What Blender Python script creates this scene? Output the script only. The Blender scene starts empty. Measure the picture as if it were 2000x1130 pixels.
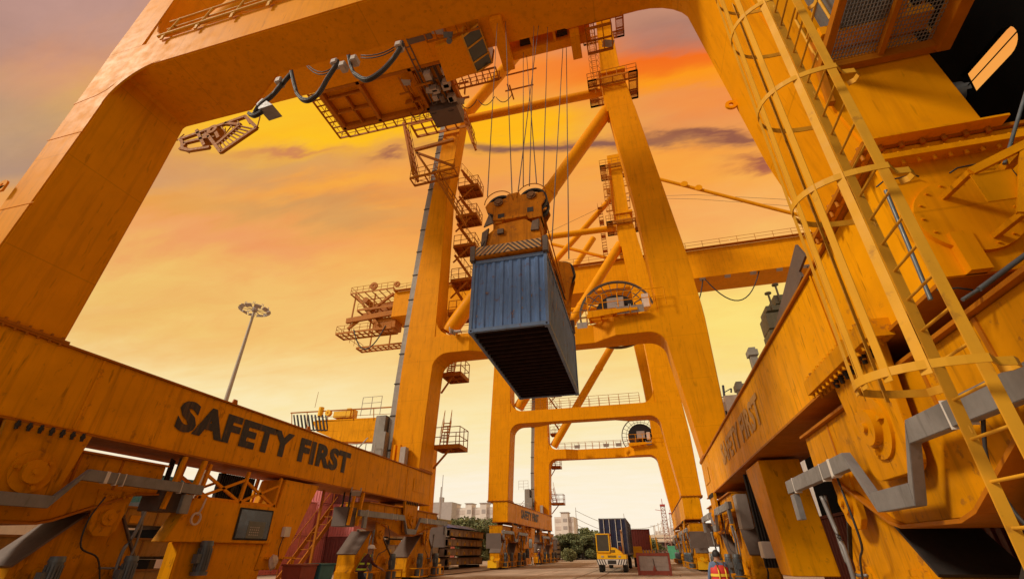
import bpy, bmesh, math, random
from mathutils import Vector as V, Matrix
from math import radians as R, sin, cos, pi
random.seed(7)
C = bpy.context.scene.collection
# ------------------------------------------------------------------ camera
CAMH = 1.5; PITCH = R(30.0); YAW = R(14.8); FOC = 885.0      # focal length in photo pixels (2000 wide)
cd = bpy.data.cameras.new('camera'); cam = bpy.data.objects.new('camera', cd); C.objects.link(cam)
cam.location = (0, 0, CAMH); cam.rotation_euler = (PI90 := pi/2 + PITCH, 0, YAW)
cd.sensor_width = 36; cd.lens = FOC/2000*36; cd.clip_start = .05; cd.clip_end = 6000
bpy.context.scene.camera = cam
FW = V((-sin(YAW)*cos(PITCH), cos(YAW)*cos(PITCH), sin(PITCH))); RT = V((cos(YAW), sin(YAW), 0)); UP = RT.cross(FW)
def ray(x, y): return FW + RT*((x-1000)/FOC) - UP*((y-565)/FOC)
def on(ax, val, x, y):
    d = ray(x, y); o = V((0, 0, CAMH)); return o + d*((val-o[ax])/d[ax])
def PX(X, x, y): return on(0, X, x, y)
def PY(Y, x, y): return on(1, Y, x, y)
def PZ(Z, x, y): return on(2, Z, x, y)
# ------------------------------------------------------------------ world: sunset sky
w = bpy.data.worlds.new('World'); bpy.context.scene.world = w; w.use_nodes = True
nt = w.node_tree; N = nt.nodes; L = nt.links; N.clear()
def lin(c):
    return tuple(((v/255)/12.92 if v/255 <= .04045 else ((v/255+.055)/1.055)**2.4) for v in c) + (1,)
def nd(t, **k):
    n = N.new(t)
    for a, b in k.items(): setattr(n, a, b)
    return n
def mth(op, a, b=None, c=None, clamp=False):
    n = nd('ShaderNodeMath', operation=op, use_clamp=clamp)
    for i, v in enumerate((a, b, c)):
        if v is None: continue
        if isinstance(v, (int, float)): n.inputs[i].default_value = v
        else: L.new(v, n.inputs[i])
    return n.outputs[0]
tc = nd('ShaderNodeTexCoord'); dirv = tc.outputs['Generated']
nrm = nd('ShaderNodeVectorMath', operation='NORMALIZE'); L.new(dirv, nrm.inputs[0]); dirv = nrm.outputs[0]
sep = nd('ShaderNodeSeparateXYZ'); L.new(dirv, sep.inputs[0])
# wispy warp: noise sampled on a plane of cloud height
zz = mth('MAXIMUM', sep.outputs[2], .02); zz = mth('ADD', zz, .12)
pxn = mth('DIVIDE', sep.outputs[0], zz); pyn = mth('DIVIDE', sep.outputs[1], zz)
cmb = nd('ShaderNodeCombineXYZ'); L.new(mth('MULTIPLY', pxn, .55), cmb.inputs[0]); L.new(mth('MULTIPLY', pyn, 1.5), cmb.inputs[1])
def noise(scale, detail=6, rough=.55, off=0, src=None, dist=0):
    m = nd('ShaderNodeMapping'); m.inputs['Location'].default_value = (off, off*1.7, off*.3); L.new(src or cmb.outputs[0], m.inputs[0])
    n = nd('ShaderNodeTexNoise'); n.inputs['Scale'].default_value = scale; n.inputs['Detail'].default_value = detail
    n.inputs['Roughness'].default_value = rough; n.inputs['Distortion'].default_value = dist; L.new(m.outputs[0], n.inputs[0]); return n
n1 = noise(1.3, 7, .6, 3.1, None, .4); n2 = noise(2.6, 6, .6, 9.4, None, .3)
ramp = nd('ShaderNodeValToRGB'); cr = ramp.color_ramp
el = mth('ADD', sep.outputs[2], mth('MULTIPLY', mth('SUBTRACT', n1.outputs[0], .5), .16), None)
L.new(el, ramp.inputs[0])
stops = [(0.0, (252, 238, 218)), (.10, (252, 238, 212)), (.24, (251, 230, 172)), (.36, (248, 208, 126)), (.50, (245, 176, 84)), (.62, (246, 158, 64)), (.74, (226, 146, 92)), (.86, (196, 142, 116)), (1, (180, 150, 140))]
cr.elements[0].position = 0; cr.elements[0].color = lin(stops[0][1]); cr.elements[1].position = 1; cr.elements[1].color = lin(stops[-1][1])
for p, c in stops[1:-1]:
    e = cr.elements.new(p); e.color = lin(c)
col = ramp.outputs[0]
wv = nd('ShaderNodeVectorMath', operation='SCALE'); ws = nd('ShaderNodeVectorMath', operation='SUBTRACT'); ws.inputs[1].default_value = (.5, .5, .5)
L.new(n2.outputs[1], ws.inputs[0]); L.new(ws.outputs[0], wv.inputs[0]); wv.inputs['Scale'].default_value = .22
wd = nd('ShaderNodeVectorMath', operation='ADD'); L.new(dirv, wd.inputs[0]); L.new(wv.outputs[0], wd.inputs[1]); wdir = wd.outputs[0]
def blob(col, px, py, rx, ry, rgb, amt=1.0, src=None, ang=0):
    """a soft elliptical patch of cloud colour round one sky direction"""
    d = ray(px, py).normalized(); r = V((cos(YAW), sin(YAW), 0)); r = (r - d*r.dot(d)).normalized(); u = r.cross(d)
    a = R(ang); r, u = r*cos(a)+u*sin(a), u*cos(a)-r*sin(a)
    sc = ray(px, py).length*FOC
    def dot(v):
        n = nd('ShaderNodeVectorMath', operation='DOT_PRODUCT'); L.new(src or wdir, n.inputs[0]); n.inputs[1].default_value = v; return n.outputs['Value']
    a1 = mth('POWER', mth('MULTIPLY', dot(r), sc/rx), 2.0); a2 = mth('POWER', mth('MULTIPLY', dot(u), sc/ry), 2.0)
    g = mth('POWER', 2.718, mth('MULTIPLY', mth('ADD', a1, a2), -1.0)); g = mth('MULTIPLY', g, mth('GREATER_THAN', dot(d), 0.0)); g = mth('MULTIPLY', g, amt*1.3, clamp=True)
    m = nd('ShaderNodeMix', data_type='RGBA'); L.new(g, m.inputs[0]); L.new(col, m.inputs[6]); m.inputs[7].default_value = lin(rgb); return m.outputs[2]
for b in [(60, 60, 360, 150, (186, 143, 130), 1.0), (20, 270, 300, 130, (166, 138, 122), 1.1), (170, 150, 160, 60, (212, 144, 116), .6),
          (250, 430, 230, 45, (240, 158, 60), .8), (520, 320, 230, 38, (206, 148, 98), .75), (300, 300, 120, 40, (216, 150, 104), .5), (700, 370, 150, 22, (250, 172, 60), .6), (420, 480, 260, 40, (238, 152, 96), .7), (330, 600, 330, 90, (232, 180, 92), .7), (620, 420, 250, 26, (200, 150, 92), .5),
          (700, 225, 330, 66, (255, 190, 14), 1.0), (560, 215, 200, 40, (250, 190, 34), .6), (1000, 245, 200, 62, (255, 184, 6), 1.0), (1060, 110, 230, 60, (248, 146, 52), .9), (1100, 160, 200, 30, (247, 156, 60), .6),
          (1300, 40, 150, 52, (178, 128, 108), .95), (1330, 112, 270, 46, (243, 112, 18), 1.1), (1370, 160, 210, 32, (252, 152, 8), 1.0), (1390, 220, 180, 40, (242, 146, 66), .7), (1250, 340, 300, 40, (250, 164, 52), .7),
          (1420, 420, 240, 60, (246, 172, 92), .7), (1450, 620, 230, 120, (252, 222, 118), .75), (650, 620, 400, 90, (246, 192, 108), .5),
          (1150, 300, 250, 12, (142, 92, 72), .85), (1010, 300, 90, 9, (130, 86, 72), .5), (1390, 292, 110, 9, (150, 90, 66), .8), (1470, 338, 50, 8, (170, 96, 66), .8), (755, 320, 36, 7, (176, 112, 74), .8), (560, 285, 90, 8, (196, 116, 84), .6)]:
    col = blob(col, *b)
n3 = noise(5.5, 8, .62, 20, None, .6)
mx = nd('ShaderNodeMix', data_type='RGBA', blend_type='OVERLAY'); mx.inputs[0].default_value = .32; L.new(col, mx.inputs[6])
r3 = nd('ShaderNodeMapRange'); r3.inputs[1].default_value = .3; r3.inputs[2].default_value = .7; r3.inputs[3].default_value = .36; r3.inputs[4].default_value = .64; L.new(n3.outputs[0], r3.inputs[0]); L.new(r3.outputs[0], mx.inputs[7]); col = mx.outputs[2]
# the half of the sky behind the viewer: pale hazy daylight
back = mth('MULTIPLY', sep.outputs[1], -2.2); back = mth('ADD', back, .12, clamp=True)
mb_ = nd('ShaderNodeMix', data_type='RGBA'); L.new(back, mb_.inputs[0]); L.new(col, mb_.inputs[6]); mb_.inputs[7].default_value = (.54, .45, .35, 1); col = mb_.outputs[2]
bg = nd('ShaderNodeBackground'); L.new(col, bg.inputs[0]); bg.inputs[1].default_value = 1.0
sky = nd('ShaderNodeTexSky', sky_type='NISHITA', sun_disc=False, sun_elevation=R(38), sun_rotation=R(205)); bg2 = nd('ShaderNodeBackground'); L.new(sky.outputs[0], bg2.inputs[0]); bg2.inputs[1].default_value = .004
ad = nd('ShaderNodeAddShader'); L.new(bg.outputs[0], ad.inputs[0]); L.new(bg2.outputs[0], ad.inputs[1])
ow = nd('ShaderNodeOutputWorld'); L.new(ad.outputs[0], ow.inputs[0])
sl = bpy.data.lights.new('sun', 'SUN'); so = bpy.data.objects.new('sun', sl); C.objects.link(so)
sl.energy = 2.8; sl.angle = R(10); sl.color = (1, .86, .68)
so.rotation_euler = V((-.88, -.66, .80)).to_track_quat('Z', 'Y').to_euler()
sc = bpy.context.scene; sc.view_settings.view_transform = 'Standard'; sc.view_settings.look = 'None'; sc.view_settings.exposure = 0; sc.view_settings.gamma = 1
sc.render.resolution_x = 1024; sc.render.resolution_y = 578
# ------------------------------------------------------------------ materials
MATS = {}
def mat(name, rgb, rough=.6, metal=0, var=.12, vscale=3.0, streak=0, grime=0, gcol=(.05, .03, .015), bump=0, coat=0, spec=.5, emit=None, rust=0, scratch=0, seam=0):
    if name in MATS: return MATS[name]
    m = bpy.data.materials.new(name); m.use_nodes = True; t = m.node_tree; n = t.nodes; l = t.links
    b = n['Principled BSDF']; b.inputs['Roughness'].default_value = rough; b.inputs['Metallic'].default_value = metal
    b.inputs['Specular IOR Level'].default_value = spec
    if coat: b.inputs['Coat Weight'].default_value = coat; b.inputs['Coat Roughness'].default_value = .25
    tcn = n.new('ShaderNodeTexCoord')
    def nz(scale, detail=5, vec=(1, 1, 1), off=0):
        mp = n.new('ShaderNodeMapping'); mp.inputs['Scale'].default_value = vec; mp.inputs['Location'].default_value = (off, off, off); l.new(tcn.outputs['Object'], mp.inputs[0])
        q = n.new('ShaderNodeTexNoise'); q.inputs['Scale'].default_value = scale; q.inputs['Detail'].default_value = detail; q.inputs['Roughness'].default_value = .62; l.new(mp.outputs[0], q.inputs[0]); return q.outputs[0]
    def rmp(src, a, b2, c=0.0, d=1.0):
        q = n.new('ShaderNodeMapRange'); q.inputs[1].default_value = a; q.inputs[2].default_value = b2; q.inputs[3].default_value = c; q.inputs[4].default_value = d; l.new(src, q.inputs[0]); return q.outputs[0]
    def mix(f, a, bb, mode='MIX'):
        q = n.new('ShaderNodeMix'); q.data_type = 'RGBA'; q.blend_type = mode
        if isinstance(f, (int, float)): q.inputs[0].default_value = f
        else: l.new(f, q.inputs[0])
        for i, v in ((6, a), (7, bb)):
            if isinstance(v, tuple): q.inputs[i].default_value = v if len(v) == 4 else v+(1,)
            else: l.new(v, q.inputs[i])
        return q.outputs[2]
    lo = tuple(c*(1-var) for c in rgb); hi = tuple(min(1, c*(1+var)) for c in rgb)
    c = mix(rmp(nz(vscale), .3, .7), lo, hi)
    c = mix(rmp(nz(.35, 3, (1, 1, 1), 8), .35, .65, 0, .5), c, tuple(x*(1-var*1.4) for x in rgb))
    if streak:
        s = rmp(nz(2.2, 4, (2.4, 2.4, .16), 4), .50, .72, 0, streak); c = mix(s, c, gcol)
        s = rmp(nz(3.2, 2, (2.2, 2.2, .42), 14), .645, .70, 0, streak*1.0); c = mix(s, c, tuple(x*.6 for x in gcol))
    if grime:
        s = rmp(nz(1.1, 8, (1, 1, 1), 2), .52, .75, 0, grime); c = mix(s, c, gcol)
    if rust:
        s = rmp(nz(4.0, 9, (1, 1, 1), 21), .60, .66, 0, rust); c = mix(s, c, (.16, .06, .025))
    if scratch:
        s = rmp(nz(6.0, 4, (1, 1, .12), 31), .62, .68, 0, scratch); c = mix(s, c, tuple(min(1, x*1.5+.05) for x in rgb))
    if seam:
        sp_ = n.new('ShaderNodeSeparateXYZ'); l.new(tcn.outputs['Object'], sp_.inputs[0]); acc = None
        for ax_, per, ph in ((2, seam, .3), (0, seam*2.1, 1.1)):
            d_ = n.new('ShaderNodeMath'); d_.operation = 'MULTIPLY_ADD'; l.new(sp_.outputs[ax_], d_.inputs[0]); d_.inputs[1].default_value = 1/per; d_.inputs[2].default_value = ph
            f_ = n.new('ShaderNodeMath'); f_.operation = 'FRACT'; l.new(d_.outputs[0], f_.inputs[0]); g_ = n.new('ShaderNodeMath'); g_.operation = 'LESS_THAN'; l.new(f_.outputs[0], g_.inputs[0]); g_.inputs[1].default_value = .011/per*2.9
            if acc is None: acc = g_.outputs[0]
            else:
                m_ = n.new('ShaderNodeMath'); m_.operation = 'MAXIMUM'; l.new(acc, m_.inputs[0]); l.new(g_.outputs[0], m_.inputs[1]); acc = m_.outputs[0]
        k_ = n.new('ShaderNodeMath'); k_.operation = 'MULTIPLY'; l.new(acc, k_.inputs[0]); k_.inputs[1].default_value = .30
        c = mix(k_.outputs[0], c, tuple(x*.45 for x in rgb))
        # runs of rust bleeding down from joints
        s = rmp(nz(1.0, 3, (3.5, 3.5, .22), 44), .60, .72, 0, .30); c = mix(s, c, (.42, .13, .004))
    l.new(c, b.inputs['Base Color'])
    l.new(rmp(nz(vscale*2, 4, (1, 1, 1), 5), .3, .7, max(.05, rough-.1), min(1, rough+.12)), b.inputs['Roughness'])
    if bump:
        bp = n.new('ShaderNodeBump'); bp.inputs['Strength'].default_value = bump; bp.inputs['Distance'].default_value = .02; l.new(nz(vscale*4, 6), bp.inputs['Height']); l.new(bp.outputs[0], b.inputs['Normal'])
    if emit: b.inputs['Emission Color'].default_value = emit+(1,); b.inputs['Emission Strength'].default_value = 1
    MATS[name] = m; return m
YEL = mat('crane_paint', (.82, .315, .002), .46, 0, .07, 1.2, .24, .10, (.22, .075, .004), spec=.05, rust=.05, seam=2.9, bump=.04)
YSI = mat('sill_paint', (.84, .35, .002), .5, 0, .12, 1.0, .40, .16, (.20, .07, .004), spec=.05, rust=.3, seam=0)
PIP = mat('pipe_paint', (.82, .32, .003), .45, 0, .08, 2, .1, .1, (.2, .08, .01), spec=.06)
YBO = mat('bogie_paint', (.66, .265, .002), .52, 0, .14, 1.6, .4, .40, (.08, .032, .006), spec=.05, rust=.5)
LAD = mat('ladder_paint', (.68, .34, .02), .6, 0, .1, 3, .1, .2, (.2, .1, .02), spec=.25, rust=.4)
RED = mat('rail_orange', (.46, .15, .004), .55, 0, .15, 3, .1, .25, (.09, .035, .010), spec=.15)
DRED = mat('gangway_orange_backlit', (.34, .115, .002), .6, 0, .15, 3, .1, .25, (.09, .035, .01), spec=.08)  # rail orange darkened: the gangway's backlit shade is put into the colour
GAL = mat('galvanised', (.24, .235, .235), .5, .25, .16, 3, .25, .45, (.07, .065, .06), bump=.1)
TRAYM = mat('column_grey', (.27, .245, .21), .6, .1, .10, 1.5, .2, .2, (.13, .11, .08))
DRK = mat('dark_steel', (.035, .028, .024), .6, .2, .3, 4, 0, .3, (.01, .01, .01))
MOT = mat('motor_grey', (.13, .15, .165), .45, .2, .2, 5, .2, .5, (.03, .025, .02))
RUB = mat('rubber', (.018, .018, .019), .75, 0, .2, 6)
CAB = mat('cable_black', (.03, .027, .026), .6, 0, .2, 5)
BLU = mat('container_blue', (.115, .25, .56), .48, 0, .16, 2.2, .30, .12, (.035, .05, .09), rust=.5, scratch=.35)
BLF = mat('container_frame_blue', (.14, .24, .44), .5, 0, .2, 3, .2, .4, (.05, .06, .08), rust=.5)
UND = mat('container_underside', (.028, .013, .011), .85, 0, .4, 3, 0, .5, (.012, .008, .008), spec=.15)
SPR = mat('spreader_paint', (.60, .21, .004), .5, 0, .2, 2.5, .5, .45, (.10, .035, .008), rust=.5, spec=.08)
NAV = mat('container_navy', (.014, .022, .07), .5, 0, .2, 3, .2, .2, (.02, .02, .03))
REDC = mat('container_red', (.20, .045, .04), .6, 0, .15, 3, .3, .2, (.08, .03, .03))
PNK = mat('container_pink', (.66, .19, .18), .6, 0, .15, 3, .3, .2, (.2, .05, .06))
TEA = mat('container_teal', (.045, .20, .26), .6, 0, .15, 3, .3, .2, (.03, .08, .1))
GRN = mat('container_green', (.42, .46, .34), .6, 0, .1, 3, .2, .2, (.25, .2, .15))
GRY = mat('cabinet_grey', (.42, .37, .33), .55, 0, .1, 3, .2, .2, (.2, .16, .12))
BRN = mat('brown_panel', (.15, .11, .09), .6, .1, .15, 2, .2, .3, (.12, .08, .06))
WHT = mat('white_paint', (.72, .68, .62), .6, 0, .08, 3, .25, .15, (.4, .33, .25))
TRK = mat('truck_yellow', (.90, .50, .008), .4, 0, .06, 3, 0, .12, (.3, .15, .03), spec=.3)
CONC = mat('flatrack_steel', (.33, .25, .18), .75, 0, .2, 2, .3, .5, (.08, .05, .035), bump=.2, rust=.5)
BIN = mat('bin_red', (.33, .062, .035), .6, 0, .15, 3, .2, .3, (.1, .03, .02))
BING = mat('bin_panel', (.40, .33, .29), .7, 0, .15, 3, .2, .3, (.2, .12, .1))
BLK = mat('black_lettering', (.022, .018, .02), .6, 0, .2, 8, streak=.35, gcol=(.30, .12, .01), rust=.15)
GHO = mat('faded_lettering', (.52, .27, .07), .6, 0, .3, 8, streak=.5, gcol=(.6, .28, .05))
HULL = mat('hull_black', (.003, .003, .003), .9, 0, .3, 1, spec=.02)
LEAF = mat('leaves', (.23, .25, .10), .7, 0, .45, .9)
LEAF2 = mat('leaves_dark', (.18, .205, .085), .7, 0, .4, .9)
BARK = mat('bark', (.10, .07, .045), .9, 0, .2, 6)
BWH = mat('block_wall', (.74, .67, .61), .8, 0, .05, .3)  # wall tone lightened to carry distance haze
BWIN = mat('block_window', (.42, .37, .35), .5, 0, .1, 1)
ROOF = mat('shed_roof', (.55, .47, .38), .7, 0, .12, .5, .2, .2, (.3, .2, .12))
BRAND = mat('faded_white', (.6, .55, .5), .7)
SKIN = mat('skin', (.34, .17, .10), .6); MAR = mat('maroon_shirt', (.085, .018, .03), .8); NVY = mat('navy_trousers', (.02, .02, .035), .85)
HIV = mat('hi_vis_lime', (.55, .72, .05), .7); HIVR = mat('hi_vis_red', (.62, .045, .035), .7); HIVY = mat('hi_vis_yellow', (.85, .62, .06), .6); BSH = mat('blue_shirt', (.13, .19, .32), .8)
HAIR = mat('hair', (.012, .01, .01), .6); BAG = mat('plastic_bag', (.62, .5, .42), .5); ROP = mat('rope_steel', (.16, .14, .13), .5, .3)
def glass(name, rgb, rough=.12):
    m = mat(name, rgb, rough, 0, .2, 2, coat=.6); return m
GLS = glass('dark_glass', (.03, .028, .022)); GLC = glass('cab_glass', (.055, .06, .045), .1); LENS = mat('lamp_lens', (.33, .34, .27), .3, 0, .1, 5, coat=.5)
# ground
def ground_mat():
    m = bpy.data.materials.new('asphalt'); m.use_nodes = True; t = m.node_tree; n = t.nodes; l = t.links; b = n['Principled BSDF']; b.inputs['Roughness'].default_value = .85
    tcn = n.new('ShaderNodeTexCoord'); q = n.new('ShaderNodeTexNoise'); q.inputs['Scale'].default_value = .22; q.inputs['Detail'].default_value = 8; l.new(tcn.outputs['Object'], q.inputs[0])
    mp = n.new('ShaderNodeMapping'); mp.inputs['Scale'].default_value = (1.6, .06, 1); l.new(tcn.outputs['Object'], mp.inputs[0])
    q2 = n.new('ShaderNodeTexNoise'); q2.inputs['Scale'].default_value = 1; q2.inputs['Detail'].default_value = 5; l.new(mp.outputs[0], q2.inputs[0])
    q3 = n.new('ShaderNodeTexNoise'); q3.inputs['Scale'].default_value = 40; q3.inputs['Detail'].default_value = 3; l.new(tcn.outputs['Object'], q3.inputs[0])
    r1 = n.new('ShaderNodeValToRGB'); r1.color_ramp.elements[0].position = .35; r1.color_ramp.elements[0].color = (.30, .225, .16, 1); r1.color_ramp.elements[1].position = .65; r1.color_ramp.elements[1].color = (.46, .36, .27, 1); l.new(q.outputs[0], r1.inputs[0])
    mm = n.new('ShaderNodeMix'); mm.data_type = 'RGBA'; mm.blend_type = 'OVERLAY'; mm.inputs[0].default_value = .45; l.new(r1.outputs[0], mm.inputs[6]); l.new(q2.outputs[0], mm.inputs[7])
    m2 = n.new('ShaderNodeMix'); m2.data_type = 'RGBA'; m2.blend_type = 'OVERLAY'; m2.inputs[0].default_value = .25; l.new(mm.outputs[2], m2.inputs[6]); l.new(q3.outputs[0], m2.inputs[7]); l.new(m2.outputs[2], b.inputs['Base Color'])
    bp = n.new('ShaderNodeBump'); bp.inputs['Strength'].default_value = .25; bp.inputs['Distance'].default_value = .02; l.new(q3.outputs[0], bp.inputs['Height']); l.new(bp.outputs[0], b.inputs['Normal']); return m
def hazard_mat():
    m = bpy.data.materials.new('hazard_stripes'); m.use_nodes = True; t = m.node_tree; n = t.nodes; l = t.links; b = n['Principled BSDF']; b.inputs['Roughness'].default_value = .6
    tcn = n.new('ShaderNodeTexCoord'); s = n.new('ShaderNodeSeparateXYZ'); l.new(tcn.outputs['Object'], s.inputs[0])
    def M(op, a, bb):
        q = n.new('ShaderNodeMath'); q.operation = op
        for i, v in enumerate((a, bb)):
            if isinstance(v, (int, float)): q.inputs[i].default_value = v
            else: l.new(v, q.inputs[i])
        return q.outputs[0]
    ax = M('ABSOLUTE', s.outputs[0], 0); u = M('ADD', M('MULTIPLY', s.outputs[2], 1.0), M('MULTIPLY', ax, 1.0)); f = M('FRACT', M('MULTIPLY', u, 6.2), 0); g = M('GREATER_THAN', f, .5)
    q = n.new('ShaderNodeTexNoise'); q.inputs['Scale'].default_value = 7; q.inputs['Detail'].default_value = 8; l.new(tcn.outputs['Object'], q.inputs[0])
    mm = n.new('ShaderNodeMix'); mm.data_type = 'RGBA'; l.new(g, mm.inputs[0]); mm.inputs[6].default_value = (.06, .045, .035, 1); mm.inputs[7].default_value = (.62, .34, .10, 1)
    m2 = n.new('ShaderNodeMix'); m2.data_type = 'RGBA'; rr = n.new('ShaderNodeMapRange'); rr.inputs[1].default_value = .5; rr.inputs[2].default_value = .62; rr.inputs[4].default_value = .55; l.new(q.outputs[0], rr.inputs[0]); l.new(rr.outputs[0], m2.inputs[0]); l.new(mm.outputs[2], m2.inputs[6]); m2.inputs[7].default_value = (.22, .12, .06, 1)
    l.new(m2.outputs[2], b.inputs['Base Color']); return m
HAZ = hazard_mat()
# ------------------------------------------------------------------ mesh building
class MB:
    def __init__(s): s.v = []; s.f = []; s.sm = []; s.mk = []
    def mark(s):
        s.mk.append((len(s.v), len(s.f))); return s
    def poly(s, pts, faces, smooth=False):
        o = len(s.v); s.v += [tuple(p) for p in pts]
        for f in faces: s.f.append([o+i for i in f]); s.sm.append(smooth)
        return s
    def hexa(s, a): # 8 corners: bottom 4 ccw, top 4
        return s.poly(a, [(3, 2, 1, 0), (4, 5, 6, 7), (0, 1, 5, 4), (1, 2, 6, 5), (2, 3, 7, 6), (3, 0, 4, 7)])
    def box(s, x0, x1, y0, y1, z0, z1):
        return s.hexa([(x0, y0, z0), (x1, y0, z0), (x1, y1, z0), (x0, y1, z0), (x0, y0, z1), (x1, y0, z1), (x1, y1, z1), (x0, y1, z1)])
    def beam(s, p, q, w, h, up=(0, 0, 1)):
        p = V(p); q = V(q); d = (q-p).normalized(); u = V(up)
        if abs(d.dot(u)) > .98: u = V((0, 1, 0))
        r = d.cross(u).normalized(); u = r.cross(d); a = []
        for c in (p, q): a += [c - r*w/2 - u*h/2, c + r*w/2 - u*h/2, c + r*w/2 + u*h/2, c - r*w/2 + u*h/2]
        return s.poly(a, [(0, 1, 2, 3), (7, 6, 5, 4), (0, 4, 5, 1), (1, 5, 6, 2), (2, 6, 7, 3), (3, 7, 4, 0)])
    def tube(s, p, q, r, n=10, r2=None, cap=True):
        p = V(p); q = V(q); d = (q-p).normalized(); u = V((0, 0, 1)) if abs(d.z) < .95 else V((0, 1, 0)); a = d.cross(u).normalized(); b = a.cross(d); r2 = r if r2 is None else r2
        ring = [[c + (a*cos(2*pi*i/n) + b*sin(2*pi*i/n))*rr for i in range(n)] for c, rr in ((p, r), (q, r2))]
        s.poly(ring[0]+ring[1], [(i, i+n, (i+1) % n + n, (i+1) % n) for i in range(n)], True)
        if cap: s.poly(ring[0], [tuple(range(n))]); s.poly(ring[1], [tuple(reversed(range(n)))])
        return s
    def path(s, pts, r, n=6):
        pts = [V(p) for p in pts]; rings = []
        for i, p in enumerate(pts):
            d = (pts[min(i+1, len(pts)-1)] - pts[max(i-1, 0)]).normalized(); u = V((0, 0, 1)) if abs(d.z) < .9 else V((0, 1, 0)); a = d.cross(u).normalized(); b = a.cross(d)
            rings.append([p + (a*cos(2*pi*k/n) + b*sin(2*pi*k/n))*r for k in range(n)])
        fl = [(j*n+k, (j+1)*n+k, (j+1)*n+(k+1) % n, j*n+(k+1) % n) for j in range(len(pts)-1) for k in range(n)]
        return s.poly([x for q in rings for x in q], fl + [tuple(range(n)), tuple(reversed(range((len(pts)-1)*n, len(pts)*n)))], True)
    def prism(s, pts, vec):
        """extrude a planar outline (3-D points) by vec"""
        vec = V(vec); a = [V(p) for p in pts]; n = len(a); b = [p+vec for p in a]
        tri = tess(a)
        s.poly(a+b, [tuple(t) for t in tri] + [tuple(i+n for i in reversed(t)) for t in tri] + [(i, (i+1) % n, (i+1) % n + n, i+n) for i in range(n)])
        return s
    def loft(s, secs, close_ends=True):
        n = len(secs[0]); pts = [p for q in secs for p in q]
        f = [(j*n+k, j*n+(k+1) % n, (j+1)*n+(k+1) % n, (j+1)*n+k) for j in range(len(secs)-1) for k in range(n)]
        if close_ends: f += [tuple(reversed(range(n))), tuple(range((len(secs)-1)*n, len(secs)*n))]
        return s.poly(pts, f)
    def ring(s, c, ax, r0, r1, th, n=32):
        """flat ring or disc (r0=0) of thickness th along ax"""
        c = V(c); ax = V(ax).normalized(); u = V((0, 0, 1)) if abs(ax.z) < .9 else V((1, 0, 0)); a = ax.cross(u).normalized(); b = ax.cross(a)
        def rg(rad, o): return [c + ax*o + (a*cos(2*pi*i/n)+b*sin(2*pi*i/n))*rad for i in range(n)]
        if r0 <= 0:
            A = rg(r1, -th/2); B = rg(r1, th/2); s.poly(A+B, [(i, (i+1) % n, (i+1) % n+n, i+n) for i in range(n)], True); s.poly(A, [tuple(reversed(range(n)))]); s.poly(B, [tuple(range(n))]); return s
        Q = [rg(r0, -th/2), rg(r1, -th/2), rg(r1, th/2), rg(r0, th/2)]
        for k in range(4):
            A = Q[k]; B = Q[(k+1) % 4]; s.poly(A+B, [(i, (i+1) % n, (i+1) % n+n, i+n) for i in range(n)], k in (1, 3))
        return s
    def build(s, name, m, parent=None, bevel=0, dy=0):
        if s.mk:
            mk = ([(0, 0)] if s.mk[0] != (0, 0) else []) + s.mk + [(len(s.v), len(s.f))]; o = None
            for (v0, f0), (v1, f1) in zip(mk, mk[1:]):
                if f1 > f0:
                    q = MB(); q.v = s.v[v0:v1]; q.f = [[i-v0 for i in f] for f in s.f[f0:f1]]; q.sm = s.sm[f0:f1]; o = q.build(name, m, parent, bevel, dy)
            return o
        me = bpy.data.meshes.new(name); me.from_pydata([(x, y+dy, z) for x, y, z in s.v], [], s.f); me.update()
        for p, q in zip(me.polygons, s.sm): p.use_smooth = q
        bm = bmesh.new(); bm.from_mesh(me); bmesh.ops.recalc_face_normals(bm, faces=bm.faces)
        if bevel:
            bm.normal_update()
            es = [e for e in bm.edges if len(e.link_faces) == 2 and e.calc_face_angle(0) > .6 and not (e.link_faces[0].smooth or e.link_faces[1].smooth)]
            bmesh.ops.bevel(bm, geom=es, offset=bevel, segments=2, affect='EDGES', clamp_overlap=True)
        bm.to_mesh(me); bm.free(); me.materials.append(m)
        o = bpy.data.objects.new(name, me); C.objects.link(o)
        if parent is not None:
            o.parent = parent
            if hasattr(parent, 'location'): o.matrix_parent_inverse = Matrix()
            lp = parent; off = V((0, 0, 0))
            while lp is not None: off += lp.location; lp = lp.parent
            if off.length > 0: me.transform(Matrix.Translation(-off))
        return o
def smooth(p):
    p = [V(q) for q in p]; o = []
    for i in range(len(p)-1):
        a, c, d, e = p[max(i-1, 0)], p[i], p[i+1], p[min(i+2, len(p)-1)]
        for t in (0, .2, .4, .6, .8): o.append(.5*((2*c)+(d-a)*t+(2*a-5*c+4*d-e)*t*t+(3*c-a-3*d+e)*t**3))
    return o+[p[-1]]
def tess(a):
    from mathutils.geometry import tessellate_polygon
    return tessellate_polygon([a])
def thing(name, label, cat, loc=(0, 0, 0), group=None):
    o = bpy.data.objects.new(name, None); C.objects.link(o); o.location = loc; o.empty_display_size = .2
    o['label'] = label; o['category'] = cat
    if group: o['group'] = group
    return o
def tag(o, label, cat, group=None, kind=None):
    if label: o['label'] = label; o['category'] = cat
    if group: o['group'] = group
    if kind: o['kind'] = kind
    return o
def kids(o): return [c for c in bpy.data.objects if c.parent == o]
def dup(o, loc=None, rotz=None, parent=None, label=None):
    cs = kids(o); c = o.copy(); C.objects.link(c); c.parent = parent
    if loc is not None: c.location = loc
    if rotz is not None: c.rotation_euler = (0, 0, rotz)
    if label: c['label'] = label
    for k in cs: dup(k, parent=c)
    return c
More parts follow.
